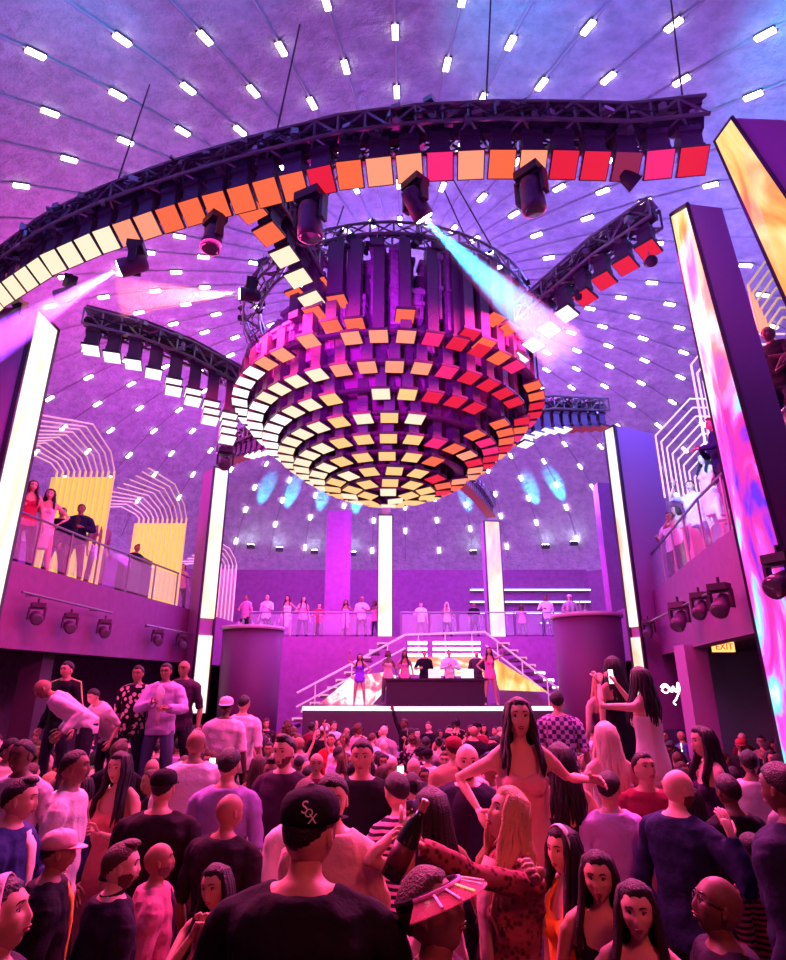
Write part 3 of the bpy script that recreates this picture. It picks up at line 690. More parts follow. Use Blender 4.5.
TRAY = mat('lavender_tray', (.42, .30, .46), .45, .5); LOOM = mat('tangled_wiring', (.05, .02, .06), .6, .2, bump=1, bscale=14)
def truss(label, path, mods, w=.42, h=.36, zt=.55, busy=40, seed=1, psize=.34, name='lighting_truss'):
    """path: the line of the panels; mods(k, n, s) -> (colour or None, module length, tiers)"""
    rr = random.Random(seed); o = empty(name, path[0]); O = Vector(path[0]); P = [Vector(p) - O + Vector((0, 0, zt)) for p in path]
    m = MB(); at, L_ = lattice(m, P, w, h); m.obj('frame', METAL, o)
    nt = max(2, int(L_ / .3)); pts = [at(L_ * i / nt) for i in range(nt + 1)]; m = MB(); m.tube([p + Vector((t.y, -t.x, 0)).normalized() * w * .1 + Vector((0, 0, h + .05)) for p, t in pts], (.03, w * .34), 4, up=(1, 0, 0)) ; m.obj('cable_tray', TRAY, o)
    m = MB(); m.tube([p + Vector((0, 0, h * .45)) for p, t in pts], (h * .30, w * .28), 6); m.obj('wiring_loom', LOOM, o)
    m = MB(); cables(m, at, L_, busy, h * .5, w * .6, rr); m.obj('cable_bundle', METALD, o)['kind'] = 'stuff'
    m = MB(); clamp_bits(m, at, L_, busy, -.05, h + .08, w * .6, rr); m.obj('clamp', METAL, o)['kind'] = 'stuff'
    n = int(L_ / (psize + .07))
    for k in range(n):
        s = (k + .5) * L_ / n; p, t = at(s); r_ = mods(k, n, s / L_)
        if not r_: continue
        kind, ln, tilt = r_[:3]; drop_ = r_[3] if len(r_) > 3 else 0
        sd = Vector((t.y, -t.x, 0)).normalized()   # to the right of the path
        b = MB(); M = Matrix((t, sd, Vector((0, 0, 1)))).transposed()
        b.box(p - Vector((0, 0, ln / 2)), (psize * .78, psize * .6, ln), M); b.box(p - Vector((0, 0, .05)), (psize * .8, psize * .8, .08), M); b.box(p - Vector((0, 0, ln - .05)), (psize * .85, psize * .7, .07), M)
        b.tube([p - sd * .02 + t * .13, p + t * .13 - Vector((0, 0, ln))], .014, 5); b.obj('winch_module', DARK, o)
        q = p - Vector((0, 0, ln + .10)); nn = Vector((0, 0, -1)) + sd * tilt
        if kind: put_panel(o, q, kind, facing(nn, t), psize, psize)
        if drop_:
            for d_ in range(drop_): put_panel(o, q - Vector((0, 0, .17 * (d_ + 1))) + t * .02, kind, facing(nn, t), psize, psize)
    tag(o, label, 'truss'); return o
ringp = [(-9.6, 11.3, 9), (-8.3, 10.2, 9), (-7.24, 9.36, 9), (-5.83, 8.45, 9), (-4.73, 7.92, 9), (-3.8, 7.55, 9), (-2.91, 7.23, 9), (-1.79, 6.88, 9), (-.67, 6.58, 9), (.37, 6.44, 9), (1.32, 6.36, 8.97), (2.26, 6.33, 8.93), (3.23, 6.32, 8.88), (4.2, 6.15, 8.82)]
def ringmod(k, n, s):
    # order of the colours along the curved truss, from the right-hand end
    seq = ['red', 'magenta', 'dim', 'red', 'red', 'peach', 'orange', 'peach', 'magenta', 'peach', 'peach', 'orange', 'red', 'orange', 'orange', 'orange', 'orange', 'orange', 'orange', 'peach', 'peach', 'cream']
    q = n - 1 - k; return (seq[q] if q < len(seq) else 'cream', .40, .75)
RINGT = truss('long curved truss hung with lit square panels, arching over the whole front of the hall', ringp, ringmod, zt=.46, h=.32, w=.55, busy=320, seed=3, psize=.345)
for x_, y_ in ((4.0, 6.15), (1.3, 6.35), (-1.8, 6.9), (-4.7, 7.95)):
    MB().tube([Vector((x_, y_, 9.75)) - RINGT.location, Vector((x_ + .25, y_ + .1, 12.6)) - RINGT.location], .014, 5).obj('hanging_cable', METALD, RINGT)
CHC = Vector((-.1, 12.3, 0)); CR = 3.25
def armmod(c0, c1, l0, l1, tilt=.2, drops=0):
    def f(k, n, s):
        kind = c0 if s < .5 else c1
        return (kind, l0 + (l1 - l0) * s, tilt, int(drops * s * s * 1.2))
    return f
truss('right truss arm with red and white panels running up to the flame pillar', [(4.3, 7.9, 8.8), (3.6, 8.7, 8.7), (2.9, 9.6, 8.45), (2.3, 10.4, 8.2)], armmod('red', 'white', .3, .55, -.3), busy=40, seed=5, psize=.30)
truss('left truss arm whose pale panels step down to the bowl', [(-6.5, 10.9, 8.75), (-5.4, 11.2, 8.6), (-4.4, 11.6, 8.35), (-3.4, 12.0, 7.9)], armmod('white', 'white', .35, .75, .2, 3), busy=50, seed=6, psize=.32)
truss('short truss arm joining the bowl to the curved front truss, orange to cream panels', [(-2.25, 7.05, 8.95), (-1.9, 7.8, 8.85), (-1.6, 8.6, 8.7), (-1.35, 9.2, 8.5)], lambda k, n, s: ('orange' if s < .35 else 'cream', .4, .2), busy=40, seed=7, psize=.36)
truss('far right truss arm reaching the pink edged pillar', [(5.9, 15.3, 8.85), (4.9, 14.7, 8.6), (3.9, 14.0, 8.3), (3.1, 13.5, 7.9)], armmod('dim', 'white', .35, .5, -.1, 1), busy=30, seed=8, psize=.30)
truss('far truss arm behind the bowl, reaching the right rear screen pillar', [(4.2, 24.8, 8.9), (3.2, 21.5, 8.6), (2.2, 18.3, 8.2), (1.4, 15.8, 7.9)], armmod('dim', 'dim', .35, .35, 0), busy=30, seed=9, psize=.34)
truss('far truss arm behind the bowl, reaching the middle rear screen pillar', [(-.3, 24.2, 8.9), (-.25, 21, 8.7), (-.2, 18, 8.3), (-.15, 15.9, 8.0)], armmod('dim', 'red', .35, .35, 0), busy=30, seed=10, psize=.34)
truss('far left truss arm between the bowl and the slim left pillar', [(-5.6, 18.4, 8.85), (-4.6, 16.9, 8.6), (-3.6, 15.5, 8.3), (-2.7, 14.5, 8.0)], armmod('dim', 'white', .35, .5, 0, 1), busy=30, seed=12, psize=.32)
# the bowl
bowl = empty('panel_chandelier', (CHC.x, CHC.y, 5.92)); tag(bowl, 'huge inverted bowl of concentric rings of square panels hung over the dance floor', 'chandelier')
BZ0 = 5.92
def bz(r): return 2.0 * (r / CR)**2.0      # relative to BZ0
TOPZ = 10.05 - 5.92
rr = random.Random(4)
def colour_at(x, y):
    if x < 262 or (x < 300 and y > 400): return 'white' if x < 285 else 'cream'
    if x > 425 + (y - 330) * .06: return rr.choice(['red', 'red', 'orange', 'magenta']) if y < 455 else rr.choice(['orange', 'red', 'peach'])
    if y < 330: return 'orange' if y < 330 and x < 420 else 'red'
    if y < 372: return 'peach'
    if x < 330 and y > 380: return 'cream'
    return rr.choice(['yellow', 'cream', 'yellow'])
allp = []
for k in range(10):
    r = .15 + .345 * k; n = max(3, int(2 * math.pi * r / .47)) if k else 1
    for j in range(n):
        a = 2 * math.pi * (j + .3 * (k % 3)) / n + k * .21
        if k and rr.random() < .05: continue
        p = Vector((r * math.cos(a), r * math.sin(a), bz(r))); allp.append((p, Vector((-math.sin(a), math.cos(a), 0)), Vector((math.cos(a), math.sin(a), 0))))
for px, py in [(320, 285), (297, 296), (338, 302), (315, 314), (332, 327), (355, 325), (290, 348), (309, 341), (348, 352), (371, 350), (405, 316), (325, 370), (286, 379), (494, 320), (508, 329), (522, 338), (468, 336), (484, 345), (498, 354), (507, 363), (516, 370), (434, 358), (451, 364), (468, 373), (482, 381), (496, 392)]:
    q = atR(px, py, CHC.x, CHC.y, CR + .15)
    if q and q.z > 7.9: q = q - Vector((CHC.x, CHC.y, 5.92)); a = math.atan2(q.y, q.x); allp.append((q, Vector((-math.sin(a), math.cos(a), 0)), Vector((math.cos(a), math.sin(a), 0))))
def pd(p): return proj(p + Vector((CHC.x, CHC.y, 5.92)))
# modules: every panel hangs under its own dark winch column; nearest 100 panels are parts of their own
allp.sort(key=lambda t: pd(t[0])[2]); rest = {}
cols = []
for i, (p, t, n) in enumerate(allp):
    x, y, d = pd(p); kd = colour_at(x, y); rot = facing(Vector((0, 0, -1)) + n * .12, t)
    if i < 100: put_panel(bowl, p, kd, rot, .32, .32)
    else: rest.setdefault(kd, []).append((p, rot))
mb = MB(); kinds = list(rest)
for ki, kd in enumerate(kinds):
    for p, rot in rest[kd]:
        mb.box(p + rot @ Vector((0, 0, .028)), (.35, .35, .05), rot, mi=len(kinds)); mb.box(p + rot @ Vector((0, 0, -.004)), (.32, .32, .016), rot, mi=ki)
o = mb.obj('video_panel', [PM[k] for k in kinds] + [METALD], bowl); o['kind'] = 'stuff'
mb = MB()
for p, t, n in allp:
    M = Matrix((t, n, Vector((0, 0, 1)))).transposed(); top = min(TOPZ - (1.6 if n.x < -.35 else .2), p.z + 1.9) if p.z > 1.2 else min(TOPZ, p.z + 1.3); 
    mb.box(Vector((p.x, p.y, (p.z + .06 + top) / 2)) - n * .02, (.20, .20, top - p.z - .06), M)
o = mb.obj('winch_column', DARK, bowl); o['kind'] = 'stuff'
mb = MB()   # the outer curtain, lower and ragged towards the left
for rad_, nn_, lo_ in ((CR - .12, 58, 2.38), (2.75, 48, 2.1), (2.3, 40, 2.0)):
    for j in range(nn_):
        a = 2 * math.pi * j / nn_; n = Vector((math.cos(a), math.sin(a), 0)); t = Vector((-n.y, n.x, 0)); M = Matrix((t, n, Vector((0, 0, 1)))).transposed(); lo = lo_ + .12 * math.sin(j * 2.1)
        left = max(0, -n.x - .1); top = TOPZ - rr.uniform(0, .3) - (left * 2.4 if rad_ > 3 else left * 1.1 if rad_ > 2.5 else 0)
        if rad_ > 3 and rr.random() < .18: top -= rr.uniform(.4, 1.2)
        top = max(top, lo + .35)
        mb.box(n * rad_ + Vector((0, 0, (lo + top) / 2)), (.24, .22, top - lo), M)
        mb.box(n * (rad_ + .03) + Vector((0, 0, top - .1)), (.30, .27, .10), M); mb.box(n * (rad_ + .03) + Vector((0, 0, lo + (top - lo) * .45)), (.28, .26, .07), M)
        mb.tube([n * (rad_ + .14) + t * .06 + Vector((0, 0, lo)), n * (rad_ + .14) + t * .06 + Vector((0, 0, top))], .014, 5)
o = mb.obj('hanging_module', mat('module_casing', (.32, .12, .36), .5, .2, bump=.5, bscale=12, var=.3), bowl); o['kind'] = 'stuff'
mb = MB()
for k in range(1, 10):
    r = .15 + .345 * k; mb.tube([(r * math.cos(a), r * math.sin(a), bz(r) + .10) for a in [2 * math.pi * i / 48 for i in range(49)]], (.10, .035), 6, cap=False)
mb.obj('hoop', DARK, bowl)
mb = MB(); rp_ = [(CR * math.cos(2 * math.pi * i / 40) * .98, CR * math.sin(2 * math.pi * i / 40) * .98, TOPZ) for i in range(41)]; at, L_ = lattice(mb, rp_, .35, .25, .4); mb.obj('top_ring', METAL, bowl)
mb = MB(); cables(mb, at, L_, 90, .1, .3, rr); clamp_bits(mb, at, L_, 90, -.3, .3, .3, rr); mb.obj('cable_bundle', METALD, bowl)['kind'] = 'stuff'
mb = MB()
for j in range(8):
    a = 2 * math.pi * j / 8 + .2; mb.tube([(3.1 * math.cos(a), 3.1 * math.sin(a), TOPZ + .2), (1.5 * math.cos(a), 1.5 * math.sin(a), 8.7)], .02, 5)
mb.obj('hanging_cable', METALD, bowl)['kind'] = 'stuff'
MB().lathe([(.3, 0), (1.2, .5), (2.2, 1.2), (2.8, 2.0), (2.1, 2.3), (1.9, TOPZ - .6), (.5, TOPZ - .5)], 32, (0, 0, .4)).obj('inner_shell', mat('inner_shell_paint', (.30, .05, .26), .7), bowl)
# ---------------------------------------------------------------- moving heads
LENS = mat('unlit_lens', (.12, .12, .16), .08, .3)
def lens_lit(name, c, s): return mat(name, (.2, .2, .2), .3, emit=c, es=s)
LIT = {None: LENS, 'white': lens_lit('lamp_white', (1, .95, .95), 14), 'cyan': lens_lit('lamp_cyan', (.75, 1, 1), 14), 'pink': lens_lit('lamp_pink', (1, .8, .85), 14), 'warm': lens_lit('lamp_warm', (1, .8, .5), 8)}
def moving_head(p, d, s, label, glow=None, group=None):
    """p: where the yoke hangs from; d: where the head points"""
    e = empty('moving_head_light', p); e.scale = (s,) * 3; d = Vector(d).normalized(); h = Vector((d.x, d.y, 0)); h = h.normalized() if h.length > .05 else Vector((0, 1, 0)); sd = Vector((h.y, -h.x, 0))
    M = Matrix((sd, h, Vector((0, 0, 1)))).transposed()
    MB().box((0, 0, .02), (.34, .26, .12), M).tube([(0, 0, .06), (0, 0, .2)], .03, 8).obj('base', METALD, e)
    y = MB()
    for s_ in (-1, 1): y.box(sd * (.19 * s_) + Vector((0, 0, -.2)), (.045, .12, .34), M)
    y.box((0, 0, -.06), (.40, .14, .05), M); y.obj('yoke', METALD, e)
    c = Vector((0, 0, -.30)); MM = aim(d)
    MB().lathe([(.05, -.22), (.12, -.20), (.145, -.10), (.145, .06), (.155, .10), (.155, .24), (.13, .25)], 18, c, 0, MM).obj('lamp_head', DARK, e, True)
    MB().lathe([(.13, .245), (.12, .262), (.02, .27)], 18, c, 0, MM).obj('lens', LIT[glow], e)
    tag(e, label, 'stage light', group); return e
def at_px(x, y, Z): return atZ(x, y, Z)
MH = [((215, 222), 8.8, (-.1, -.1, -1), .95, 'unlit moving head pointing straight down below the curved truss, left of its orange panels', None),
      ((137, 250), 8.75, (-1, -.15, -.45), .95, 'lit moving head under the left of the curved truss, throwing a violet beam leftwards', 'white'),
      ((70, 282), 8.8, (-.6, -.4, -.7), .8, 'unlit moving head under the left end of the curved truss, beside the violet beam', None),
      ((20, 305), 8.8, (-.2, -.4, -.9), .7, 'small unlit fixture at the extreme left end of the curved truss', None),
      ((311, 200), 8.75, (.05, .1, -1), 1.15, 'big unlit grey moving head where the short arm meets the curved truss', None),
      ((415, 186), 8.75, (.45, .4, -.6), .95, 'lit moving head under the middle of the curved truss, source of the cyan beam', 'cyan'),
      ((530, 176), 8.75, (.1, .1, -1), 1.05, 'large unlit moving head hanging under the curved truss, right of the cyan beam', None)]
for (px, Z, d, s, lab, g) in MH: moving_head(at_px(*px, Z), d, s, lab, g)
def par_can(p, d, s, label, square=False):
    e = empty('spotlight', p); M = aim(Vector(d)); e.scale = (s,) * 3
    if square: MB().box((0, 0, 0), (.42, .26, .10), M).obj('lamp_box', METALD, e); MB().box(M @ Vector((0, 0, .06)), (.36, .20, .02), M).obj('lens', LENS, e)
    else:
        MB().lathe([(.06, -.2), (.11, -.18), (.15, .1), (.16, .12), (.15, .13)], 16, (0, 0, 0), 0, M).obj('lamp_can', METALD, e, True); MB().lathe([(.145, .12), (.02, .128)], 16, (0, 0, 0), 0, M).obj('lens', LENS, e)
    MB().tube([(0, 0, .06), (0, 0, .34)], .02, 6).obj('bracket', METAL, e); tag(e, label, 'spotlight'); return e
zt = 10.35
for px, d, sq, lab in [((352, 240), (-.1, -1, -.3), 0, 'round spotlight on the near rim of the bowl, leftmost on its top ring'), ((377, 242), (0, -1, -.2), 1, 'flat square floodlight on the near rim of the bowl beside the leftmost round one'), ((417, 241), (.1, -1, -.3), 0, 'round spotlight right of centre on the near rim of the bowl'), ((438, 246), (.1, -1, -.2), 1, 'flat square floodlight at the right of the near rim of the bowl')]:
    q = atR(*px, CHC.x, CHC.y, CR + .1); par_can(q, d, .62, lab, sq)
q = atR(263, 262, CHC.x, CHC.y, CR + .3) or atD(263, 262, 12.3); par_can(atD(263, 262, 12.6), (-.5, -1, -.2), .6, 'flat square floodlight on a stalk at the left of the bowl rim', True)
par_can(atZ(630, 180, 8.75), (.8, .2, -.6), .8, 'slim slanted spotlight under the right of the curved truss')
moving_head(atD(252, 284, 12.4), (-1, -.35, -.12), .9, 'lit moving head on the left rim of the bowl, glaring pink', 'pink')
par_can(atZ(650, 262, 8.55), (-.1, -1, -.5), .6, 'round fixture dotted with small lamps at the end of the right arm')
par_can(atD(578, 295, 10.6), (.2, -.3, -1), .5, 'small spotlight under the right arm next to a white panel')
moving_head(atD(226, 452, 17.0), (.2, -.8, -.5), 1.1, 'cluster of fixtures topping the slim left pillar')
moving_head(atD(375, 318 + 120, 20), (0, -.2, -1), .01, 'x') if False else None
# fixtures on the balcony fronts
def fascia_bar(p0, p1, lab):
    e = empty('pipe_bar', p0); d = Vector(p1) - Vector(p0); m = MB().tube([(0, 0, 0), d], .025, 8)
    for k in (.15, .85): m.tube([d * k, d * k + Vector((0, 0, -.0)) + Vector((-.25 if p0[0] < 0 else .25, 0, 0))], .018, 6)
    m.obj('pipe', METAL, e); tag(e, lab, 'pipe')
def on_left(px, py, off=.3):
    for i in range(300):
        Y = 8 + i * .05; p = atY(px, py, Y)
        for (x0, y0), (x1, y1) in zip(LP, LP[1:]):
            if y0 <= Y <= y1 and p.x <= x0 + (x1 - x0) * (Y - y0) / (y1 - y0) + off: return p
    return atY(px, py, 15)
def on_right(px, py, off=.35):
    for i in range(400):
        Y = 5 + i * .05; p = atY(px, py, Y)
        for (x0, y0), (x1, y1) in zip(RP, RP[1:]):
            if y0 <= Y <= y1 and p.x >= x0 + (x1 - x0) * (Y - y0) / (y1 - y0) - off: return p
    return atY(px, py, 15)
fascia_bar(on_left(22, 592), on_left(112, 613), 'long pipe on the left balcony front carrying three fixtures'); fascia_bar(on_left(146, 625), on_left(192, 634), 'short pipe on the left balcony front near the slim pillar')
fascia_bar(on_right(637, 628), on_right(720, 588), 'sloping pipe on the right balcony front carrying four fixtures')
for px, lab in [((38, 606), 'first stage light from the left on the left balcony front'), ((71, 616), 'second stage light from the left on the left balcony front'), ((105, 622), 'third stage light from the left on the left balcony front'), ((158, 632), 'fourth stage light from the left on the left balcony front'), ((182, 636), 'stage light on the left balcony front closest to the slim pillar')]:
    moving_head(on_left(*px), (.6, -.7, -.35), .72, lab)
for px, lab, s in [((648, 622), 'stage light on the right balcony front farthest from the camera', .7), ((678, 606), 'second farthest stage light on the right balcony front, hanging lowest', .85), ((699, 596), 'third farthest stage light on the right balcony front', .7), ((719, 588), 'stage light on the right balcony front closest to the flame pillar', .8)]:
    moving_head(on_right(*px), (-.6, -.5, -.6), s, lab)
moving_head(Vector((4.42, 6.1, 3.4)) if False else atD(779, 560, 6.4), (-.7, -.3, -.3), .8, 'stage light glinting blue at the right edge beside the flame pillar', None)
# blue uplights washing the foot of the dome
def spot(loc, tgt, e, col, size=40, blend=.5, rad=.1, name='spot'):
    l = bpy.data.lights.new(name, 'SPOT'); l.energy = e; l.color = col; l.spot_size = R(size); l.spot_blend = blend; l.shadow_soft_size = rad
    o = bpy.data.objects.new(name, l); C.objects.link(o); o.location = loc; o.rotation_euler = (Vector(tgt) - Vector(loc)).to_track_quat('-Z', 'Y').to_euler(); return o
def area(loc, tgt, e, col, sx, sy=None, name='area'):
    l = bpy.data.lights.new(name, 'AREA'); l.energy = e; l.color = col; l.size = sx
    if sy: l.shape = 'RECTANGLE'; l.size_y = sy
    o = bpy.data.objects.new(name, l); C.objects.link(o); o.location = loc; o.rotation_euler = (Vector(tgt) - Vector(loc)).to_track_quat('-Z', 'Y').to_euler(); return o
for i, x in enumerate((256, 287, 322, 358, 467, 541, 574)):
    q = ray(x, 566); az = math.degrees(math.atan2(q[0], q[1]))
    p = atD(x, 568, 31.5); b0, n0 = dome_pt(180 - math.degrees(math.atan2(p.x - DC.x, p.y - DC.y)) if False else math.degrees(math.atan2(p.x - DC.x, -(p.y - DC.y))), 17.0, .55); top, _ = dome_pt(math.degrees(math.atan2(p.x - DC.x, -(p.y - DC.y))), 14.6, .0)
    e = empty('uplight', b0); MB().box((0, 0, -.12), (.4, .25, .2)).obj('housing', METALD, e); MB().box((0, 0, -.0), (.34, .2, .03)).obj('lens', LIT['cyan'], e)
    tag(e, 'cyan uplight at the foot of the dome, ' + ['leftmost of the seven', 'second from the left', 'third from the left', 'just left of the middle rear screen', 'between the two rear screens', 'right of the right rear screen', 'rightmost of the seven'][i], 'uplight')
    spot(b0 + Vector((0, 0, .1)), top, [2600, 3200, 2600, 4200, 2000, 3200, 4200][i], (.02, .5, 1), 17, .8, .05, 'uplight_beam')
# ---------------------------------------------------------------- stage
STG = 1.62
e = empty('stage', (1.0, 19.2, FLOOR2)); tag(e, 'raised stage with a glowing white front rim under the bowl of panels', 'stage')
m = MB(); arc = []
for i in range(13):
    q = -1 + 2 * i / 12; arc.append((q * 3.45, -1.75 - .25 * (1 - q * q)))
vs = [(x, y, z) for z in (0, STG - FLOOR2) for x, y in arc + [(3.45, 2.2), (-3.45, 2.2)]]; n = 15
MB().add(vs, [tuple(reversed(range(n))), tuple(range(n, 2 * n))] + [(i, (i + 1) % n, n + (i + 1) % n, n + i) for i in range(n)]).obj('deck', mat('stage_deck', (.08, .05, .10), .25), e)
MB().tube([(x, y - .03, STG - FLOOR2 - .02) for x, y in arc], (.07, .055), 8).obj('rim_light', lit('rim_glow', (1, .70, .95), 1.6), e)
MB().tube([(x, y - .02, .9) for x, y in arc], (.05, .02), 8).obj('front_strip', lit('strip_violet', (.35, .1, 1), 1.0), e)
# stairs sloping down both sides
for sgn, lab in ((1, 'bright-edged staircase coming down on the right of the stage'), (-1, 'dark staircase coming down on the left of the stage')):
    cx = 3.5 if sgn > 0 else -.1; e = empty('staircase', (cx, 21.4, FLOOR2)); tag(e, lab, 'staircase')
    for k in range(14):
        z = 3.55 - FLOOR2 - k * .235; x = sgn * (.25 + k * .27)
        MB().box((x, .3 - k * .03, z - .06), (.32, 1.5, .12)).obj('step', FASC, e)
        MB().box((x + sgn * .16, -.45 - k * .03, z - .03), (.05, .06, .09), None).box((x - sgn * .0, -.47 - k * .03, z - .01), (.30, .04, .05)).obj('step_light', LEDW if sgn > 0 and k > 3 else lit('dim_step', (1, .4, .7), .7), e)
    m = MB(); m.add([(0, -.5, 3.3), (sgn * 4.0, -.9, .0), (sgn * 3.6, -.9, 0), (0, -.5, 0), (0, .9, 3.3), (sgn * 4.0, .6, 0), (sgn * 3.6, .6, 0), (0, .9, 0)], [(0, 1, 2, 3), (7, 6, 5, 4), (0, 4, 5, 1), (0, 3, 7, 4), (2, 6, 7, 3), (1, 5, 6, 2)]); m.obj('side_panel', WALLM, e)
e = empty('stage_railing', (1.5, 20.7, 1.3)); tag(e, 'pale tubular railing that rises over the stairs and crosses above the stage', 'railing')
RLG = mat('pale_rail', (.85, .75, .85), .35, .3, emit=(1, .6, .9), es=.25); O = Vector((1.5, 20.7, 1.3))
rail = [atY(x, y, 20.5) - O for x, y in ((297, 693), (405, 635), (485, 632), (560, 690), (586, 713))]; rail2 = [p - Vector((0, 0, .42)) for p in rail]
MB().tube(rail, .035, 8).obj('top_rail', RLG, e); MB().tube([rail2[0], rail2[1], rail2[1] + Vector((.0, 0, 0))][:2], .028, 8).obj('lower_rail', RLG, e); MB().tube(rail2[2:], .028, 8).obj('lower_rail', RLG, e)
for a, b in zip(rail, rail[1:]):
    for k in range(3): p = a.lerp(b, (k + .5) / 3); MB().tube([p, p - Vector((0, 0, .95))], .018, 6).obj('post', RLG, e)
def flat(name, pts, Y, m, label, cat, thick=.12):
    P = [atY(x, y, Y) for x, y in pts]; c = sum(P, Vector()) / len(P); n = len(P); vs = [p - c for p in P] + [p - c + Vector((0, thick, 0)) for p in P]
    o = MB().add(vs, [tuple(range(n)), tuple(reversed(range(n, 2 * n)))] + [(i, n + i, n + (i + 1) % n, (i + 1) % n) for i in range(n)]).obj(name, m, None, False, c); tag(o, label, cat); return o
S_ST = screen('stage_screen_fire', [(.32, (.75, .03, .12)), (.44, (1, .30, .15)), (.54, (1, .75, .55)), (.66, (1, .95, .9))], 1.3, 1.3, None, (.5, 1, 2.2))
flat('video_screen', [(399, 674), (403, 657), (482, 656), (486, 677)], 20.9, S_ST, 'wide flame video screen in the centre behind the disc jockey', 'screen')
flat('video_screen', [(318, 705), (352, 676), (384, 672), (398, 676), (372, 705)], 20.2, screen('stage_screen_side', [(.35, (.5, .02, .25)), (.48, (.95, .2, .3)), (.56, (1, .9, .95))], 1.5, 1.1), 'slanted video screen left of the stage centre', 'screen')
flat('video_screen', [(489, 660), (496, 659), (548, 692), (500, 690)], 20.2, S_FIRE, 'slanted triangular flame screen right of the stage centre', 'screen')
for g, (xa, xb) in enumerate(((408, 427), (433, 480))):
    for k in range(3):
        a = atY(xa, 643 + 6 * k, 21.6); b = atY(xb, 643 + 6 * k, 21.6); o = MB().box((0, 0, 0), (b.x - a.x, .08, .10)).obj('light_bar', LEDW, None, False, (a + b) / 2)
        tag(o, ['top', 'middle', 'bottom'][k] + ' white light bar of the ' + ['short stack left above the centre screen', 'long stack right above the centre screen'][g], 'light bar')
e = empty('dj_desk', (1.3, 19.3, STG)); tag(e, 'wide dark mixing desk on the stage below the centre screen', 'desk')
MB().box((0, 0, .36), (3.0, .6, .72)).obj('front_box', METALD, e); MB().box((0, 0, .74), (3.1, .75, .06)).obj('desk_top', METALD, e)
for k, (px, lab) in enumerate([(435, 'open laptop with a pinkish lid on the left of the desk'), (468, 'open laptop with a white lid on the right of the desk')]):
    p = atY(px, 690, 19.1); e = empty('laptop', (p.x, 19.15, STG + .77)); tag(e, lab, 'laptop'); MB().box((0, .1, .01), (.36, .25, .02)).obj('keyboard_base', METALD, e); MB().box((0, -.03, .14), (.38, .015, .26)).obj('screen_lid', lit('lid%d' % k, [(1, .6, .75), (1, .9, 1)][k], 1.2), e)
# round booths
BTL = mat('bottle_glass', (.3, .5, .35), .1, alpha=.6)
for i, (x, y, r, zt_, lab) in enumerate([(-4.35, 19.2, .92, 3.92, 'round purple booth left of the stage, top set with glasses'), (5.42, 17.2, .93, 4.08, 'round dark plum booth right of the stage, top set with glasses')]):
    e = empty('round_booth', (x, y, FLOOR2)); tag(e, lab, 'booth'); h = zt_ - FLOOR2
    MB().lathe([(r * .94, 0), (r * .97, h * .5), (r, h - .1)], 28).obj('drum', mat('booth_cloth%d' % i, (.10, .02, .11), .6), e, True); MB().lathe([(r * 1.06, h - .12), (r * 1.06, h - .02), (r * .9, h), (.1, h + .005)], 28).obj('table_top', mat('tabletop%d' % i, (.5, .35, .5), .3), e, True)
    for k in range(9):
        a = rnd.uniform(0, 6.28); q = rnd.uniform(0, r * .75); bx = MB()
        tall = k % 3 == 0
        if tall: bx.lathe([(.045, 0), (.045, .2), (.018, .26), (.018, .34)], 10)
        else: bx.lathe([(.03, 0), (.045, .13), (.042, .13), (.028, .01)], 10)
        o = bx.obj('bottle' if tall else 'drinking_glass', BTL if tall else GLASS, None, True, (x + q * math.cos(a), y + q * math.sin(a), zt_ + .005)); tag(o, ('bottle' if tall else 'drinking glass') + ' on top of the ' + ['round purple booth left', 'round plum booth right'][i] + ' of the stage', 'bottle' if tall else 'glass', ('bottles' if tall else 'glasses') + ' on the ' + ['left', 'right'][i] + ' booth')
# ---------------------------------------------------------------- balcony rails
def railing(pts, z, lab, h=1.0, panel=True, off=.0):
    P = [Vector((x, y, z)) for x, y in pts]; O = P[0].copy(); e = empty('glass_railing', O); tag(e, lab, 'railing'); P = [p - O for p in P]
    MB().tube([p + Vector((0, 0, h)) for p in P], .028, 8).obj('top_rail', RLG if False else METAL, e)
    for a, b in zip(P, P[1:]):
        n = max(1, round((b - a).length / 1.3)); t = (b - a) / n
        for k in range(n):
            p = a + t * k; MB().tube([p, p + Vector((0, 0, h))], .024, 6).obj('post', METAL, e)
            d = t.normalized(); s = Vector((d.y, -d.x, 0)); M = Matrix((d, s, Vector((0, 0, 1)))).transposed()
            if panel: MB().box(p + t / 2 + Vector((0, 0, h * .5)), (t.length - .1, .015, h * .84), M).obj('glass_panel', GLASS, e)
    return e
railing([(x - .12, y) for x, y in LP[1:5]], 4.45, 'glass and metal railing along the left balcony'); railing([(x + .12, y) for x, y in RP[1:5]], 4.45, 'glass and metal railing along the right balcony')
railing([(-5.7, 24.35), (-3, 24.4), (-.8, 24.42)], 4.0, 'low glass railing on the left half of the rear balcony', .95); railing([(.3, 24.42), (3.7, 24.4), (7.1, 24.35)], 4.0, 'low glass railing on the right half of the rear balcony', .95)
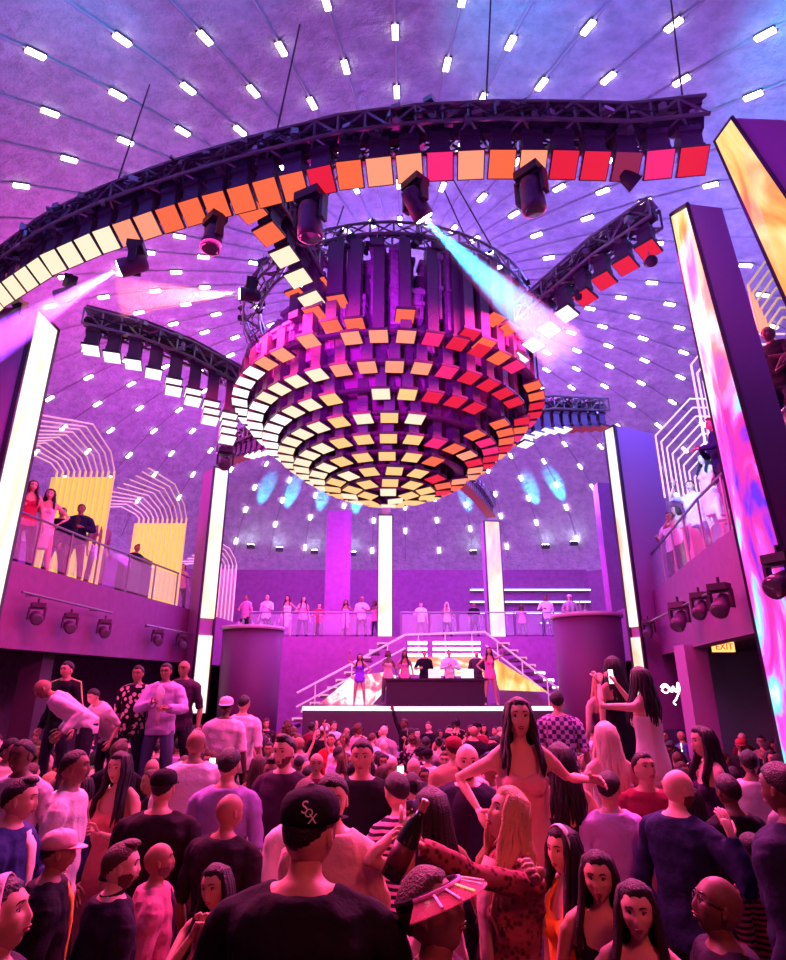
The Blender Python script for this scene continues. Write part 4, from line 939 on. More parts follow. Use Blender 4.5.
# wire canopies on the left balcony
def canopy(Y0, Y1, x0, zt_, m, lab, n=11, side=-1, drop=3.0, dx=.15, zlow=None):
    e = empty('rod_canopy', (x0, Y1, 4.3)); tag(e, lab, 'canopy'); O = Vector((x0, Y1, 4.3)); rods = MB(); wall = MB()
    for j in range(n):
        x = x0 + side * j * dx; z0_, z1_, z2_, z3_ = zt_; z0_ -= .11 * j; z1_ -= .07 * j; z2_ -= .03 * j
        P = [(x, Y0, z0_), (x, Y0 + (Y1 - Y0) * .6, z1_), (x, Y1 - .35, z2_), (x, Y1, z3_)]
        rods.tube([Vector(p) - O for p in P], .022, 5)
        wall.tube([Vector((x, Y1, z3_)) - O, Vector((x, Y1, 4.4)) - O], .03, 5)
    rods.obj('roof_rods', m[0], e); wall.obj('screen_rods', m[1], e)
    MB().box(Vector((x0 + side * n * dx / 2, Y1 + .06, (zt_[3] + 4.4) / 2 - .05)) - O, (n * dx, .03, zt_[3] - 4.6)).obj('backing_panel', m[2], e)
YP = mat('yellow_panel', (.75, .62, .12), .6, emit=(1, .78, .15), es=.45); WP = mat('pale_panel', (.5, .4, .45), .7)
canopy(11.2, 14.8, -7.3, (7.45, 8.2, 7.9, 7.5), (YELW, YEL, YP), 'rod canopy with a yellow end wall over the nearer booth of the left balcony')
canopy(15.1, 18.4, -6.55, (7.7, 7.9, 7.55, 7.2), (YELW, YEL, YP), 'rod canopy with a yellow end wall over the second booth of the left balcony')
canopy(20.5, 23.6, -6.2, (7.0, 7.1, 6.9, 6.7), (YELW, YELW, WP), 'pale rod canopy on the left balcony beyond the slim pillar', 9)
def shell(c, lab, pts, n, step, m):
    """nested polygonal hoops of thin glowing rod, one behind the other"""
    e = empty('rod_shell', c); tag(e, lab, 'canopy'); cx, cz = pts[-1][0], pts[0][1]
    for j in range(n):
        k = 1 - j * .075; P = [Vector((cx + (x - cx) * k, step * j, cz + (z - cz) * k)) for x, z in pts]; MB().tube(P, .022, 5).obj('rod_hoop', m, e)
ROD = mat('glowing_rod', (.8, .7, .7), .4, emit=(1, .75, .8), es=.8)
shell((6.45, 13.6, 4.5), 'nested polygonal rod hoops over a right balcony booth, beside the pink edged pillar', [(0, 1.9), (0, 3.5), (1.0, 4.5), (2.2, 4.5)], 9, .10, ROD)
shell((5.9, 10.5, 4.5), 'nested polygonal rod hoops over the nearer right balcony booth, behind the flame pillar', [(0, 2.0), (0, 3.7), (.6, 4.4), (2.0, 4.4)], 9, .10, ROD)
shell((5.35, 7.6, 4.5), 'yellowish rod hoops above the people at the right edge', [(0, 2.6), (0, 3.4), (.4, 3.9), (1.6, 3.9)], 7, .12, YEL)
for (x, y, z, sx, sy, sz, lab) in [(-6.95, 17.2, 4.45, .5, .9, 1.15, 'black loudspeaker cabinet at the edge of the left balcony between two booths'), ]:
    e = empty('loudspeaker', (x - .5, y, 4.3)); tag(e, lab, 'speaker'); MB().box((0, 0, sz / 2 + .1), (.7, .7, sz + .2)).obj('cabinet', METALD, e); MB().box((.1, -.36, sz / 2 + .1), (.5, .03, sz)).obj('grille', DARK, e)
for (x, y, sx, sy, sz, lab) in [(6.75, 12.4, .5, .5, 1.1, 'pink lit pedestal between the people on the right balcony')]:
    MB_ = MB().box((0, 0, sz / 2), (.35, .35, sz)).box((0, 0, sz), (.4, .4, .04)); o = MB_.obj('pedestal', mat('pink_casing', (.8, .3, .35), .5), None, False, (x - .35, y, 4.3)); tag(o, lab, 'pedestal')
# exit sign and neon scribble
p = atY(723, 647, 12.2); e = empty('exit_sign', p); tag(e, 'small orange lit exit sign in the dark under the right balcony', 'sign')
MB().box((0, 0, 0), (.42, .07, .19)).obj('sign_box', lit('exit_face', (1, .45, .12), 1.6), e)
cu = bpy.data.curves.new('lettering', 'FONT'); cu.body = 'EXIT'; cu.size = .17; cu.align_x = 'CENTER'; cu.align_y = 'CENTER'; cu.extrude = .004; cu.materials.append(mat('exit_letters', (.5, .02, .01), .5, emit=(.7, .03, .0), es=.6))
o = text_mesh('lettering', cu); o.parent = e; o.location = (0, -.045, 0); o.rotation_euler = (math.pi / 2, 0, 0)
MB().tube([(-.15, 0, .09), (-.15, 0, .35)], .012, 5).tube([(.15, 0, .09), (.15, 0, .35)], .012, 5).obj('bracket', METAL, e)
p = atY(671, 692, 11.5); e = MB(); sq = [(-.22, .1), (-.12, .17), (-.02, .08), (-.1, -.02), (-.2, .04), (-.1, .12), (.02, .0), (.06, .12), (.12, .0), (.18, .2), (.2, .05), (.1, -.14), (.03, -.22), (.08, -.28)]
def smoothp(P, n=5):
    out = []
    for i in range(len(P) - 1):
        a, b, c, d = [Vector((*P[max(0, min(len(P) - 1, k))], 0)) for k in (i - 1, i, i + 1, i + 2)]
        for t in [j / n for j in range(n)]: out.append(.5 * ((2 * b) + (c - a) * t + (2 * a - 5 * b + 4 * c - d) * t * t + (-a + 3 * b - 3 * c + d) * t**3))
    return out
e.tube([(v.x * .8, 0, v.y * .8) for v in smoothp(sq)], .012, 6); o = e.obj('neon_sign', lit('neon_white', (1, .8, .95), 5), None, True, p); tag(o, 'white neon scribble glowing in the dark under the right balcony', 'sign')
p = atY(658, 709, 11); o = MB().ball((0, 0, 0), .035, 10, 7).obj('flashlight', lit('torch', (1, .9, .7), 30), None, True, p); tag(o, 'tiny bright white light shining in the crowd below the neon scribble', 'light')
# ---------------------------------------------------------------- the people in front
WH = (.85, .83, .85); BK = (.012, .012, .018); NV_ = (.015, .02, .07); LIL = (.55, .42, .85); PK = (.85, .42, .45)
UPP = (.2, -.2, -1)
hero(308, 832, 2.02, -8, 'person in a black cap with a white monogram and black t-shirt, seen from behind', top='tee', tc=BK, cap='front', cc=BK, hair='crop', skin='tan', wide=1.12, R='bent', L='bent', hyaw=-18, vox=.011)
CAPMAN = HEROES[-1]
hero(519, 719, 3.4, 178, 'person in a pink strapped dress standing above the crowd, one arm held out', .35, fem=1, top='dress', tc=PK, hair='wavy', hc='black', skin='light', hpitch=-8, L=('px', 592, 780, 3.3, (.1, 1, -.25), .3), R=('px', 480, 812, 3.3, (-.4, .3, -1), .4), hairlen=.75, vox=.011, hem=.62)
hero(502, 816, 2.72, 112, 'person in a spotted cardigan with long pale hair, reaching out with a bottle', fem=1, top='long', pattern='spot', tc=(.45, .12, .14), hair='blonde', hc='blonde', skin='olive', hpitch=-22, L=('px', 378, 830, 2.3, (0, -.2, -1), 1.1), R=('px', 536, 882, 2.45, (.5, .2, -1), .8), vest=(.75, .45, .42), vox=.011, hyaw=-8)
BLONDE = HEROES[-1]
hero(441, 914, 1.88, -112, 'person wearing a dark headband and a clear striped visor, lowest in the middle', top='long', tc=(.05, .015, .03), hair='short', hc='brown', skin='brown', hpitch=-22, band=0, R='down', L='down', vox=.012)
VISOR = HEROES[-1]
hero(121, 866, 2.75, -48, 'person in a black shirt looking right, in front of the open pink jacket', top='polo', tc=(.02, .014, .03), hair='quiff', hc='brown', skin='light', beard=1, hyaw=-22, vox=.012)
hero(160, 872, 3.15, -72, 'person in a pink worn denim jacket over a dark top, looking down right', top='jacket', tc=(.48, .16, .26), vest=(.04, .02, .04), hair='none', skin='brown', beard=1, hpitch=-10, vox=.012)
hero(217, 897, 2.75, 172, 'person in a low pink top clasping both hands under the chin', fem=1, top='tank', tc=(.5, .14, .2), hair='long', skin='tan', htilt=8, hyaw=-14, R='chin', L='chin', vox=.012)
hero(58, 853, 3.0, -62, 'person in a white and pink cap and black jacket over orange', top='jacket', tc=BK, cap='front', cc=(.85, .55, .6), vest=(.9, .35, .06), hair='crop', skin='brown', vox=.012)
hero(20, 800, 3.35, -78, 'person in a dark blue jacket over a white shirt with an orange print', top='jacket', tc=(.03, .04, .16), vest=(.85, .7, .6), hair='quiff', skin='olive', vox=.012, L='chest')
hero(6, 918, 2.05, -80, 'person with a white scarf at the lower left corner, hand stretched right', top='long', tc=(.03, .02, .04), hair='short', band=1, cc=(.85, .6, .75), skin='tan', R='bent', vox=.012, hpitch=-15)
hero(76, 768, 4.1, -78, 'person in a plain white t-shirt standing in profile, facing right', top='tee', tc=WH, hair='crop', skin='brown', hpitch=-6)
hero(163, 789, 3.85, 0, 'broad person in a black t-shirt and flat black cap, seen from behind', top='tee', tc=(.02, .012, .02), cap='front', cc=BK, hair='crop', skin='tan', wide=1.15)
hero(229, 812, 3.55, -25, 'broad person in a black t-shirt without a cap, seen from behind', top='tee', tc=(.018, .012, .02), hair='none', skin='brown', wide=1.18, hyaw=-20)
hero(196, 744, 5.5, 5, 'person in a white baseball shirt seen from behind', top='tee', tc=WH, hair='none', skin='brown', wide=1.1)
hero(229, 765, 4.75, -4, 'person in a lilac shirt with dark shoulders seen from behind', top='tee', tc=(.36, .26, .62), hair='short', skin='tan')
hero(22, 756, 4.5, 172, 'person in a pale grey v-neck shirt facing the camera at the left edge', top='tee', tc=(.75, .6, .7), hair='crop', skin='dark', hyaw=-10)
hero(119, 768, 5.0, 165, 'person in a peach dress facing the camera, next to the white t-shirt', fem=1, top='dress', tc=(.8, .28, .25), hair='wavy', skin='tan', R='chest', L='chest')
hero(466, 762, 3.95, 155, 'person in a dark suit with a short beard, looking left beside the pink dress', top='jacket', tc=(.02, .018, .045), vest=(.02, .01, .03), hair='none', skin='light', beard=1, hyaw=25)
hero(431, 812, 3.05, 22, 'person in a pale top with straight black hair, lifting a phone, seen from behind', fem=1, top='tank', tc=(.8, .55, .65), hair='long', skin='tan', L=('px', 402, 826, 2.9, (-.3, 0, -1), 1.0), R='down')
PHONEW = HEROES[-1]
hero(396, 792, 3.75, 30, 'person in a pink and white striped shirt bending behind the bottle', top='tee', pattern='stripe', tc=(.9, .45, .65), hair='short', skin='tan', lean=15)
hero(332, 800, 2.95, 178, 'person in a cream shirt half hidden behind the black cap', top='long', tc=(.8, .6, .5), hair='short', skin='olive', wide=.9)
hero(284, 752, 4.5, 158, 'person in a dark shirt smiling towards the camera, right of centre-left group', top='tee', tc=(.05, .02, .05), hair='quiff', skin='light', beard=1)
hero(362, 757, 4.3, 176, 'person in a black shirt facing the camera, straight below the dancer', top='tee', tc=BK, hair='short', skin='tan')
hero(607, 789, 4.0, 8, 'person in a lilac polo shirt seen from behind, touched by the outstretched hand', top='polo', tc=LIL, hair='short', skin='tan', hyaw=-40)
hero(645, 770, 4.35, 170, 'person in a maroon t-shirt looking down beside the lilac polo', top='tee', tc=(.25, .02, .06), hair='short', skin='tan', hpitch=-15, hyaw=20, L=('px', 672, 800, 4.0, (0, 0, -1), .6))
hero(677, 789, 3.55, -62, 'person in a navy long-sleeved top with a beard, arm stretched to the right', top='long', tc=NV_, hair='none', skin='light', beard=1, hyaw=-18, R=('px', 732, 838, 3.2, (0, -.2, -1), .3), hpitch=4, wide=1.1)
hero(563, 850, 2.85, 118, 'person in an orange halter top with a white headband, looking left', fem=1, top='halter', tc=(.95, .32, .04), hair='wavy', band=1, cc=(.9, .85, .85), skin='olive', R='chest', L='bent', hyaw=4, vox=.012)
hero(599, 877, 2.6, 160, 'person in a black top between the orange halter and the cream tank top', fem=1, top='tank', tc=BK, hair='long', skin='olive', hyaw=-4, vox=.012)
hero(636, 910, 2.3, 152, 'person in a cream tank top in the lower right, gazing left', fem=1, top='tank', tc=(.85, .62, .58), hair='long', skin='light', hyaw=8, vox=.012)
hero(712, 907, 2.15, 84, 'person in a dark hoodie with glasses, head bowed at the lower right', top='jacket', tc=(.02, .012, .03), hair='none', skin='dark', glasses=1, hpitch=-18, vox=.012)
hero(782, 790, 2.85, 30, 'big person in a navy sweater at the right edge, seen from behind', top='long', tc=(.02, .022, .06), hair='short', skin='dark', wide=1.2)
hero(758, 885, 3.3, 20, 'person in a brown striped t-shirt below the big navy sweater', top='tee', pattern='stripe', tc=(.5, .14, .12), hair='short', skin='brown')
hero(560, 762, 4.1, 10, 'person in a gold patterned dress behind the outstretched arm', fem=1, top='dress', pattern='floral', tc=(.75, .45, .22), hair='wavy', skin='tan')
hero(606, 738, 5.2, 8, 'person with very pale long hair and a white top, seen from behind', fem=1, top='tank', tc=WH, hair='blonde', hc='platinum', skin='light')
hero(557, 702, 7.6, -10, 'person in a lilac checked shirt left of the pale haired pair', top='tee', pattern='check', tc=(.7, .5, .85), hair='short', skin='tan')
hero(703, 742, 5.4, 88, 'person in a dark dress in profile, looking left towards the phone screen', fem=1, top='dress', tc=(.05, .02, .08), hair='long', skin='light')
hero(690, 800, 4.6, 60, 'person in an orange lace top behind the bearded one in navy', fem=1, top='tank', pattern='floral', tc=(.9, .3, .12), hair='long', skin='tan')
hero(728, 792, 4.0, 12, 'person in a black shirt in the shade left of the navy sweater', top='tee', tc=BK, hair='short', skin='dark')
hero(18, 870, 3.4, -100, 'person in a dark top with an orange scarf between the cap and the left edge', top='long', tc=(.03, .02, .03), hair='short', skin='brown')
hero(280, 880, 3.0, 20, 'person in a black top hidden behind the broad black shoulders', top='tee', tc=BK, hair='short', skin='brown') if False else None
# raised: left banquette
LB = .72; n0 = len(PLACED)
hero(67, 670, 8.9, 162, 'person in a black tracksuit with pale stripes standing on the left banquette', LB, top='long', tc=BK, hair='short', skin='tan')
TRACK = HEROES[-1]
hero(40, 690, 7.9, 120, 'person in a white shirt bending over on the left banquette', LB, top='long', tc=WH, hair='none', skin='brown', lean=55)
hero(92, 697, 8.3, 150, 'person in a white t-shirt crouching forward beside the black tracksuit', LB, top='tee', tc=WH, hair='short', skin='tan', lean=35)
hero(138, 674, 8.7, 178, 'person in a flowered shirt standing on the left banquette', LB, top='tee', pattern='floral', tc=(.85, .6, .6), hair='short', skin='brown')
hero(166, 672, 8.6, 178, 'person in a pale open shirt over a white t-shirt on the left banquette', LB, top='jacket', tc=(.6, .5, .8), vest=WH, hair='short', skin='brown', bc=(.12, .12, .25), R='chest', L='bent')
hero(184, 669, 8.9, 170, 'person in a dark shirt at the right end of the left banquette', LB, top='tee', tc=(.06, .03, .07), hair='none', skin='brown')
n1 = len(PLACED)
hero(226, 707, 8.4, 4, 'left one of two people in white t-shirts seen from behind near the slim pillar', top='tee', tc=WH, hair='crop', skin='dark', cap='back', cc=WH)
hero(244, 704, 8.7, -8, 'right one of two people in white t-shirts seen from behind near the slim pillar', top='tee', tc=WH, hair='crop', skin='tan')
n2 = len(PLACED)
hero(640, 680, 6.0, 42, 'person in a short white dress standing high on the right, raising a phone', .55, fem=1, top='dress', tc=WH, hair='wavy', skin='light', R='phone', L='phone', hem=.72, vox=.014)
WDRESS = HEROES[-1]
hero(612, 668, 7.0, 20, 'person in a black dress standing high beside the short white dress', .55, fem=1, top='dress', tc=BK, hair='long', skin='tan', hyaw=-40)
hero(600, 684, 7.8, 12, 'person with long golden hair in a dark dress standing high', .45, fem=1, top='dress', tc=(.1, .03, .08), hair='blonde', hc='blonde', skin='light')
n3 = len(PLACED)
def banquette(sub, top, lab, px=.35):
    xs = [p[0] for p in sub]; ys = [p[1] for p in sub]; x0, x1, y0, y1 = min(xs) - px, max(xs) + px, min(ys) - .3, max(ys) + .35
    e = empty('banquette', ((x0 + x1) / 2, (y0 + y1) / 2, FLOOR)); tag(e, lab, 'banquette'); fl = FLOOR2 if (y0 + y1) / 2 > YSTEP else FLOOR; e.location.z = fl; h = top - fl
    MB().box((0, 0, (h - .14) / 2), (x1 - x0, y1 - y0, h - .14)).obj('base', WALLD, e); n = max(1, round((x1 - x0) / .9)); w = (x1 - x0) / n
    for k in range(n): MB().box((-(x1 - x0) / 2 + w * (k + .5), 0, h - .07), (w - .03, y1 - y0, .14)).obj('cushion', mat('dark_leather%d' % k, (.05, .015, .03), .35) if False else DARK, e)
banquette(PLACED[n0:n1], LB, 'long dark banquette on the left that six people stand on'); banquette(PLACED[1:2], .35, 'low dark banquette under the person in the pink dress')
banquette(PLACED[n2:n2 + 2], .55, 'dark banquette under the short white dress and the black dress', .25); banquette(PLACED[n2 + 2:n3], .45, 'dark banquette under the person with long golden hair', .22)
# things they hold or wear
o, bp, sp, h, base = CAPMAN; T = bp['T']
cu = bpy.data.curves.new('cap_emblem', 'FONT'); cu.body = 'S'; cu.size = .05; cu.extrude = .002; cu.align_x = 'CENTER'; cu.align_y = 'CENTER'; cu.shear = .1; cu.materials.append(mat('white_stitching', (.9, .88, .9), .6))
cap = [c for c in o.children if c.name.startswith('cap')][0]
for ch, dx, dz, s in (('S', -.012, .014, .052), ('O', .002, -.002, .034), ('X', .014, -.018, .040)):
    c2 = cu.copy(); c2.body = ch; c2.size = s; q = text_mesh('cap_emblem', c2); q.parent = cap
    a = R(-58); n = Vector((math.cos(a), math.sin(a), .12)).normalized()   # on the right rear of the crown
    up = Vector((0, 0, 1)); xx = up.cross(n).normalized(); yy = n.cross(xx); c = Vector((.102 * math.cos(a), -.004 + .115 * math.sin(a), .078)) + xx * dx + yy * dz
    q.matrix_local = T @ Matrix.Translation(c) @ Matrix((xx, yy, n)).transposed().to_4x4()
o, bp, sp, h, base = VISOR; T = bp['T']
m = MB(); m.tube([T @ Vector((.094 * math.cos(a), .004 + .112 * math.sin(a), .052)) for a in [2 * math.pi * i / 24 for i in range(25)]], [(.006, .016)] * 25, 8, up=(0, 0, 1)); q = m.obj('headband', CLOTH, o, True); q.color = (.03, .015, .03, 1)
m = MB(); vs = []; nn = 16
for r_, z, th in ((0, .058, 0), (.085, .018, 0), (.085, .015, 0), (0, .053, 0)):
    for i in range(nn + 1):
        a = R(-5 + 190 * i / nn); vs.append(T @ Vector(((.098 + r_ * .75) * math.cos(a), .004 + (.118 + r_) * math.sin(a), z)))
m.add(vs, [(k * (nn + 1) + i, k * (nn + 1) + i + 1, ((k + 1) % 4) * (nn + 1) + i + 1, ((k + 1) % 4) * (nn + 1) + i) for k in range(4) for i in range(nn)])
q = m.obj('visor', mat('tinted_visor', (.9, .25, .35), .05, alpha=.35), o); q['label'] = 'clear pink tinted visor brim'
for i in range(1, 9):
    a = R(8 + 20 * i); m = MB(); m.tube([T @ Vector(((.098 + r_ * .75) * math.cos(a), .004 + (.118 + r_) * math.sin(a), .062 - r_ * .47)) for r_ in (.012, .078)], (.005, .0025), 6); m.obj('visor_stripe', WHITEP if i % 3 else YEL, o)
m = MB(); m.tube([T @ Vector((.100 * math.cos(a), .004 + .121 * math.sin(a), .060)) for a in [R(-5 + 190 * i / 14) for i in range(15)]], .006, 6); m.obj('visor_rim', mat('pink_plastic', (.8, .35, .75), .4), o)
def held(name, mb_parts, hero_rec, side, lab, cat, rot, off=.07):
    o, bp, sp, h, base = hero_rec; S, E_, W_ = [(a[1], a[2], a[3]) for a in bp['arms'] if a[0] == side][0]
    Mw = Matrix.Translation(o.location) @ o.rotation_euler.to_matrix().to_4x4() @ Matrix.Scale(h, 4); d = (Mw @ W_ - Mw @ E_).normalized(); p = Mw @ W_ + d * off
    e = empty(name, p); e.rotation_euler = rot; tag(e, lab, cat)
    for n, mb, mt in mb_parts: mb.obj(n, mt, e, True)
    return e, p
BG = mat('dark_green_glass', (.02, .035, .02), .08); FOIL = mat('gold_foil', (.75, .5, .3), .3, .8); LBL = mat('dark_label', (.12, .02, .03), .5)
def bottle_parts():
    return [('glass_body', MB().lathe([(.03, -.15), (.046, -.148), (.047, .02), (.040, .07), (.020, .11), (.016, .14)], 18), BG), ('neck_foil', MB().lathe([(.0175, .105), (.0165, .165), (.019, .168), (.019, .18), (.01, .183)], 14), FOIL), ('paper_label', MB().lathe([(.0478, -.10), (.0478, -.01)], 18), LBL)]
e, p = held('champagne_bottle', bottle_parts(), BLONDE, -1, 'dark champagne bottle held out tilted in front of the black cap', 'bottle', (0, R(28), 0), .06)
e.location += Vector((-.02, -.03, .0))
SCR = lit('phone_glow', (.9, .95, 1), 2.5)
def phone_parts(litf=False):
    return [('phone_case', MB().box((0, 0, 0), (.075, .009, .15)), METALD), ('phone_screen', MB().box((0, -.006, 0), (.068, .003, .14)), SCR if litf else LENS)]
held('phone', phone_parts(), PHONEW, -1, 'phone lifted by the person with straight black hair', 'phone', (0, 0, R(20)), .09)
held('phone', phone_parts(True), WDRESS, 1, 'phone raised by the person in the short white dress', 'phone', (0, 0, R(30)), .08)
o, bp, sp, h, base = TRACK
for s, S, E_, W_, cu_ in bp['arms']:
    off = Vector((.058 * s, .0, .03)); m = MB().tube([bp['B']((.06 * s, 0, 1.50)) , S + off * 1.1 + Vector((0, 0, .035)), S.lerp(E_, .4) + off, E_ + off * .85, E_.lerp(W_, .6) + off * .8], .010, 6); q = m.obj('sleeve_stripe', mat('pale_stripe', (.85, .8, .3), .6), o)
# ---------------------------------------------------------------- crowd made from a few figures
VAR = []
def variant(**kw):
    sp = Spec(kw); sp['vox'] = .024; bp = build_person(sp); o = link('person', bp['body'])
    for n, me in bp['parts']: link(n, me, o)
    VAR.append((o, sp, bp)); return o
variant(top='tee', hair='short', R='bent', L='down'); variant(top='tee', hair='crop', R='down', L='down', beard=1); variant(top='long', hair='quiff', R='chest', L='bent'); variant(top='tee', hair='none', R='down', L='chest')
variant(top='tee', hair='crop', cap='front', R='bent', L='down'); variant(top='jacket', vest=1, hair='short', R='down', L='bent'); variant(top='long', hair='short', R='up', L='down'); variant(top='tee', hair='short', R='phone', L='down')
variant(fem=1, top='dress', hair='long', R='down', L='hip'); variant(fem=1, top='tank', hair='wavy', R='bent', L='down'); variant(fem=1, top='dress', hair='wavy', R='up', L='down'); variant(fem=1, top='tank', hair='bob', R='chin', L='down')
variant(fem=1, top='halter', hair='blonde', R='hip', L='bent'); variant(fem=1, top='tee', hair='pony', R='phone', L='down'); variant(fem=1, top='dress', pattern='floral', hair='bun', R='chest', L='down'); variant(top='tee', pattern='floral', hair='curly', R='down', L='bent')
GAR = {'tee': 't-shirt', 'long': 'sweater', 'jacket': 'jacket', 'dress': 'dress', 'tank': 'tank top', 'halter': 'halter top'}
COLS = [('black', BK, 26), ('dark grey', (.06, .05, .07), 10), ('white', WH, 14), ('maroon', (.22, .02, .05), 8), ('navy', (.02, .025, .09), 8), ('pink', (.8, .35, .5), 6), ('red', (.6, .03, .05), 5), ('cream', (.8, .65, .5), 5), ('lilac', (.5, .38, .75), 4), ('grey', (.3, .28, .32), 6), ('peach', (.8, .42, .3), 4), ('blue', (.08, .15, .5), 4)]
def pick(w): return rnd.choices(w, [x[-1] for x in w])[0]
ORD = ['first', 'second', 'third', 'fourth', 'fifth', 'sixth', 'seventh', 'eighth', 'ninth', 'tenth', 'eleventh', 'twelfth', 'thirteenth', 'fourteenth', 'fifteenth', 'sixteenth', 'seventeenth', 'eighteenth', 'nineteenth', 'twentieth', 'twenty-first', 'twenty-second', 'twenty-third', 'twenty-fourth']
def clone(i, loc, yaw, h, group=None, col=None, skin=None):
    o, sp, bp = VAR[i]; c = dup(o); c.location = loc; c.rotation_euler = (0, 0, R(yaw)); c.scale = (h, h, h)
    s2 = Spec(sp); cn, cc, _ = col or pick(COLS); s2['tc'] = cc; s2['skin'] = skin or rnd.choice(['light', 'tan', 'tan', 'olive', 'brown', 'brown', 'dark']); s2['bc'] = rnd.choice([(.03, .03, .05), (.06, .07, .14), (.02, .02, .02), (.15, .12, .12)])
    s2['hc'] = sp.hc or (rnd.choice(['blonde', 'platinum', 'brown', 'blonde']) if sp.hair == 'blonde' else rnd.choice(['black', 'black', 'black', 'brown', 'brown']))
    s2['cc'] = rnd.choice([BK, BK, WH, (.4, .05, .08)])
    if sp.vest: s2['vest'] = WH if rnd.random() < .5 else (.05, .04, .05)
    dress_up(c, s2); c['category'] = 'person'
    if group: c['group'] = group
    return c, cn, ('flowered ' if sp.pattern else '') + GAR[sp.top]
def facing_word(y):
    y = (y + 180) % 360 - 180
    return 'facing away' if abs(y) < 45 else ('facing camera' if abs(y) > 135 else ('turned left' if y > 0 else 'turned right'))
rows = []; Y = 4.75
while Y < 16.8: rows.append(Y); Y += .60 + .022 * Y
NO = [(-7.1, 10.1, .75), (4.35, 6.9, .6), (6.05, 12.4, .45), (-7.6, 13.4, .45), (-5.7, 18.7, .8), (5.42, 17.2, 1.2), (-4.35, 19.2, 1.2)]
for (bx0, bx1, by0, by1) in []: pass
bench = [(PLACED[n0:n1], .55), (PLACED[n2:n3], .5)]
cnt = 0; nrow = len(rows)
for ri, Y in enumerate(rows):
    xs = []; x = -9.0 + rnd.uniform(0, .5)
    while x < 7.6:
        px, py, d = proj((x, Y, 1.4))
        if -18 < px < 804: xs.append(x)
        x += rnd.uniform(.50, .78)
    made = []
    for x in xs:
        yy = Y + rnd.uniform(-.2, .2)
        if Y > 14 and not -6.5 < x < 5.6: continue
        if (x < -7.6 or x > 6.6) and rnd.random() < .5: continue
        if any((x - a)**2 + (yy - b)**2 < (r + .22)**2 for a, b, r in NO): continue
        if any((x - a)**2 + (yy - b)**2 < .46**2 for a, b, r, bb in PLACED): continue
        if any(min(p[0] for p in s) - .6 < x < max(p[0] for p in s) + .6 and min(p[1] for p in s) - .6 < yy < max(p[1] for p in s) + .65 for s, _ in bench): continue
        if cnt >= 226: continue
        q = rnd.random(); yaw = rnd.uniform(-35, 35) if q < .45 else (rnd.uniform(50, 130) * rnd.choice((-1, 1)) if q < .68 else 180 + rnd.uniform(-40, 40))
        i = rnd.choices(range(16), [9, 8, 6, 7, 4, 4, 2, 2, 8, 7, 2, 5, 4, 3, 4, 4])[0]; fem = VAR[i][1].fem; h = rnd.uniform(.90, .99) if fem else rnd.uniform(.95, 1.06)
        if i in (6, 10) and Y < 7: i = 0
        c, cn, g = clone(i, (x, yy, FLOOR2 if yy > YSTEP else FLOOR), yaw, h, 'dance floor crowd'); made.append((proj((x, yy, 1.4))[0], c, cn, g, yaw)); PLACED.append((x, yy, .3, FLOOR)); cnt += 1
    made.sort(key=lambda t: t[0])
    for k, (_, c, cn, g, yaw) in enumerate(made): c['label'] = f'person in {cn} {g} {facing_word(yaw)}, {ORD[k]} from left in {ORD[nrow - 1 - ri]} row before stage'
# phones lit in the crowd
k = 0
for o in [o for o in C.objects if o.name.startswith('person') and o.get('group') == 'dance floor crowd']:
    vi = [i for i, v in enumerate(VAR) if v[0].data == o.data][0]
    if vi in (7, 13) and k < 7:
        s_, S, E_, W_, cu_ = VAR[vi][2]['arms'][0]; Mw = Matrix.Translation(o.location) @ o.rotation_euler.to_matrix().to_4x4() @ Matrix.Scale(o.scale[0], 4); p = Mw @ (W_ + (W_ - E_).normalized() * .10)
        e = empty('phone', p, o.rotation_euler.z); tag(e, 'phone glowing over the person ' + o['label'].split(', ')[1], 'phone')
        for n, mb, mt in phone_parts(True): mb.obj(n, mt, e)
        k += 1
# ---------------------------------------------------------------- people on the balconies
def bal(px, py, side, i, yaw, lab, col, base=4.44, off=.55, Yfix=None, skin=None):
    p = atY(px, py, Yfix) if Yfix else (on_left(px, py, -off) if side < 0 else on_right(px, py, -off))
    h = max(.88, min(1.12, (p.z - base) / 1.62)); c, cn, g = clone(i, (p.x, p.y, base), yaw, h, None, col, skin); c['label'] = lab; PLACED.append((p.x, p.y, .3, base)); return c
W3 = ('white', WH, 1); B3 = ('black', BK, 1); P3 = ('pink', (.8, .3, .45), 1); R3_ = ('red', (.5, .03, .08), 1); N3 = ('navy', NV_, 1); L3 = ('lilac', LIL, 1)
bal(34, 482, -1, 9, -140, 'person in a red tank top on the left balcony, nearest the big pale screen pillar', R3_); bal(51, 493, -1, 8, -160, 'person in a white dress leaning at the left balcony rail', W3)
bal(68, 484, -1, 0, -150, 'person in a dark t-shirt behind the white dress on the left balcony', B3, off=1.2); bal(83, 502, -1, 5, -170, 'person in a suit jacket and white shirt at the left balcony rail', N3, skin='brown')
bal(103, 520, -1, 1, -120, 'person in a grey t-shirt stooping in front of the yellow wall on the left balcony', ('grey', (.3, .2, .3), 1), skin='brown'); bal(137, 548, -1, 2, -120, 'person in a dark shirt behind the loudspeaker on the left balcony', B3, off=1.1)
bal(183, 568, -1, 11, -150, 'person in a pink tank top on the left balcony next to the slim pillar', P3); bal(24, 468, -1, 12, -150, 'person in a peach halter top half hidden by the big pale screen pillar', ('peach', (.8, .4, .3), 1), off=1.3)
bal(650, 497, 1, 3, 100, 'person in a white t-shirt leaning at the right balcony rail', W3, skin='brown'); bal(666, 494, 1, 0, 120, 'person in a white shirt and black trousers by the pedestal on the right balcony', W3)
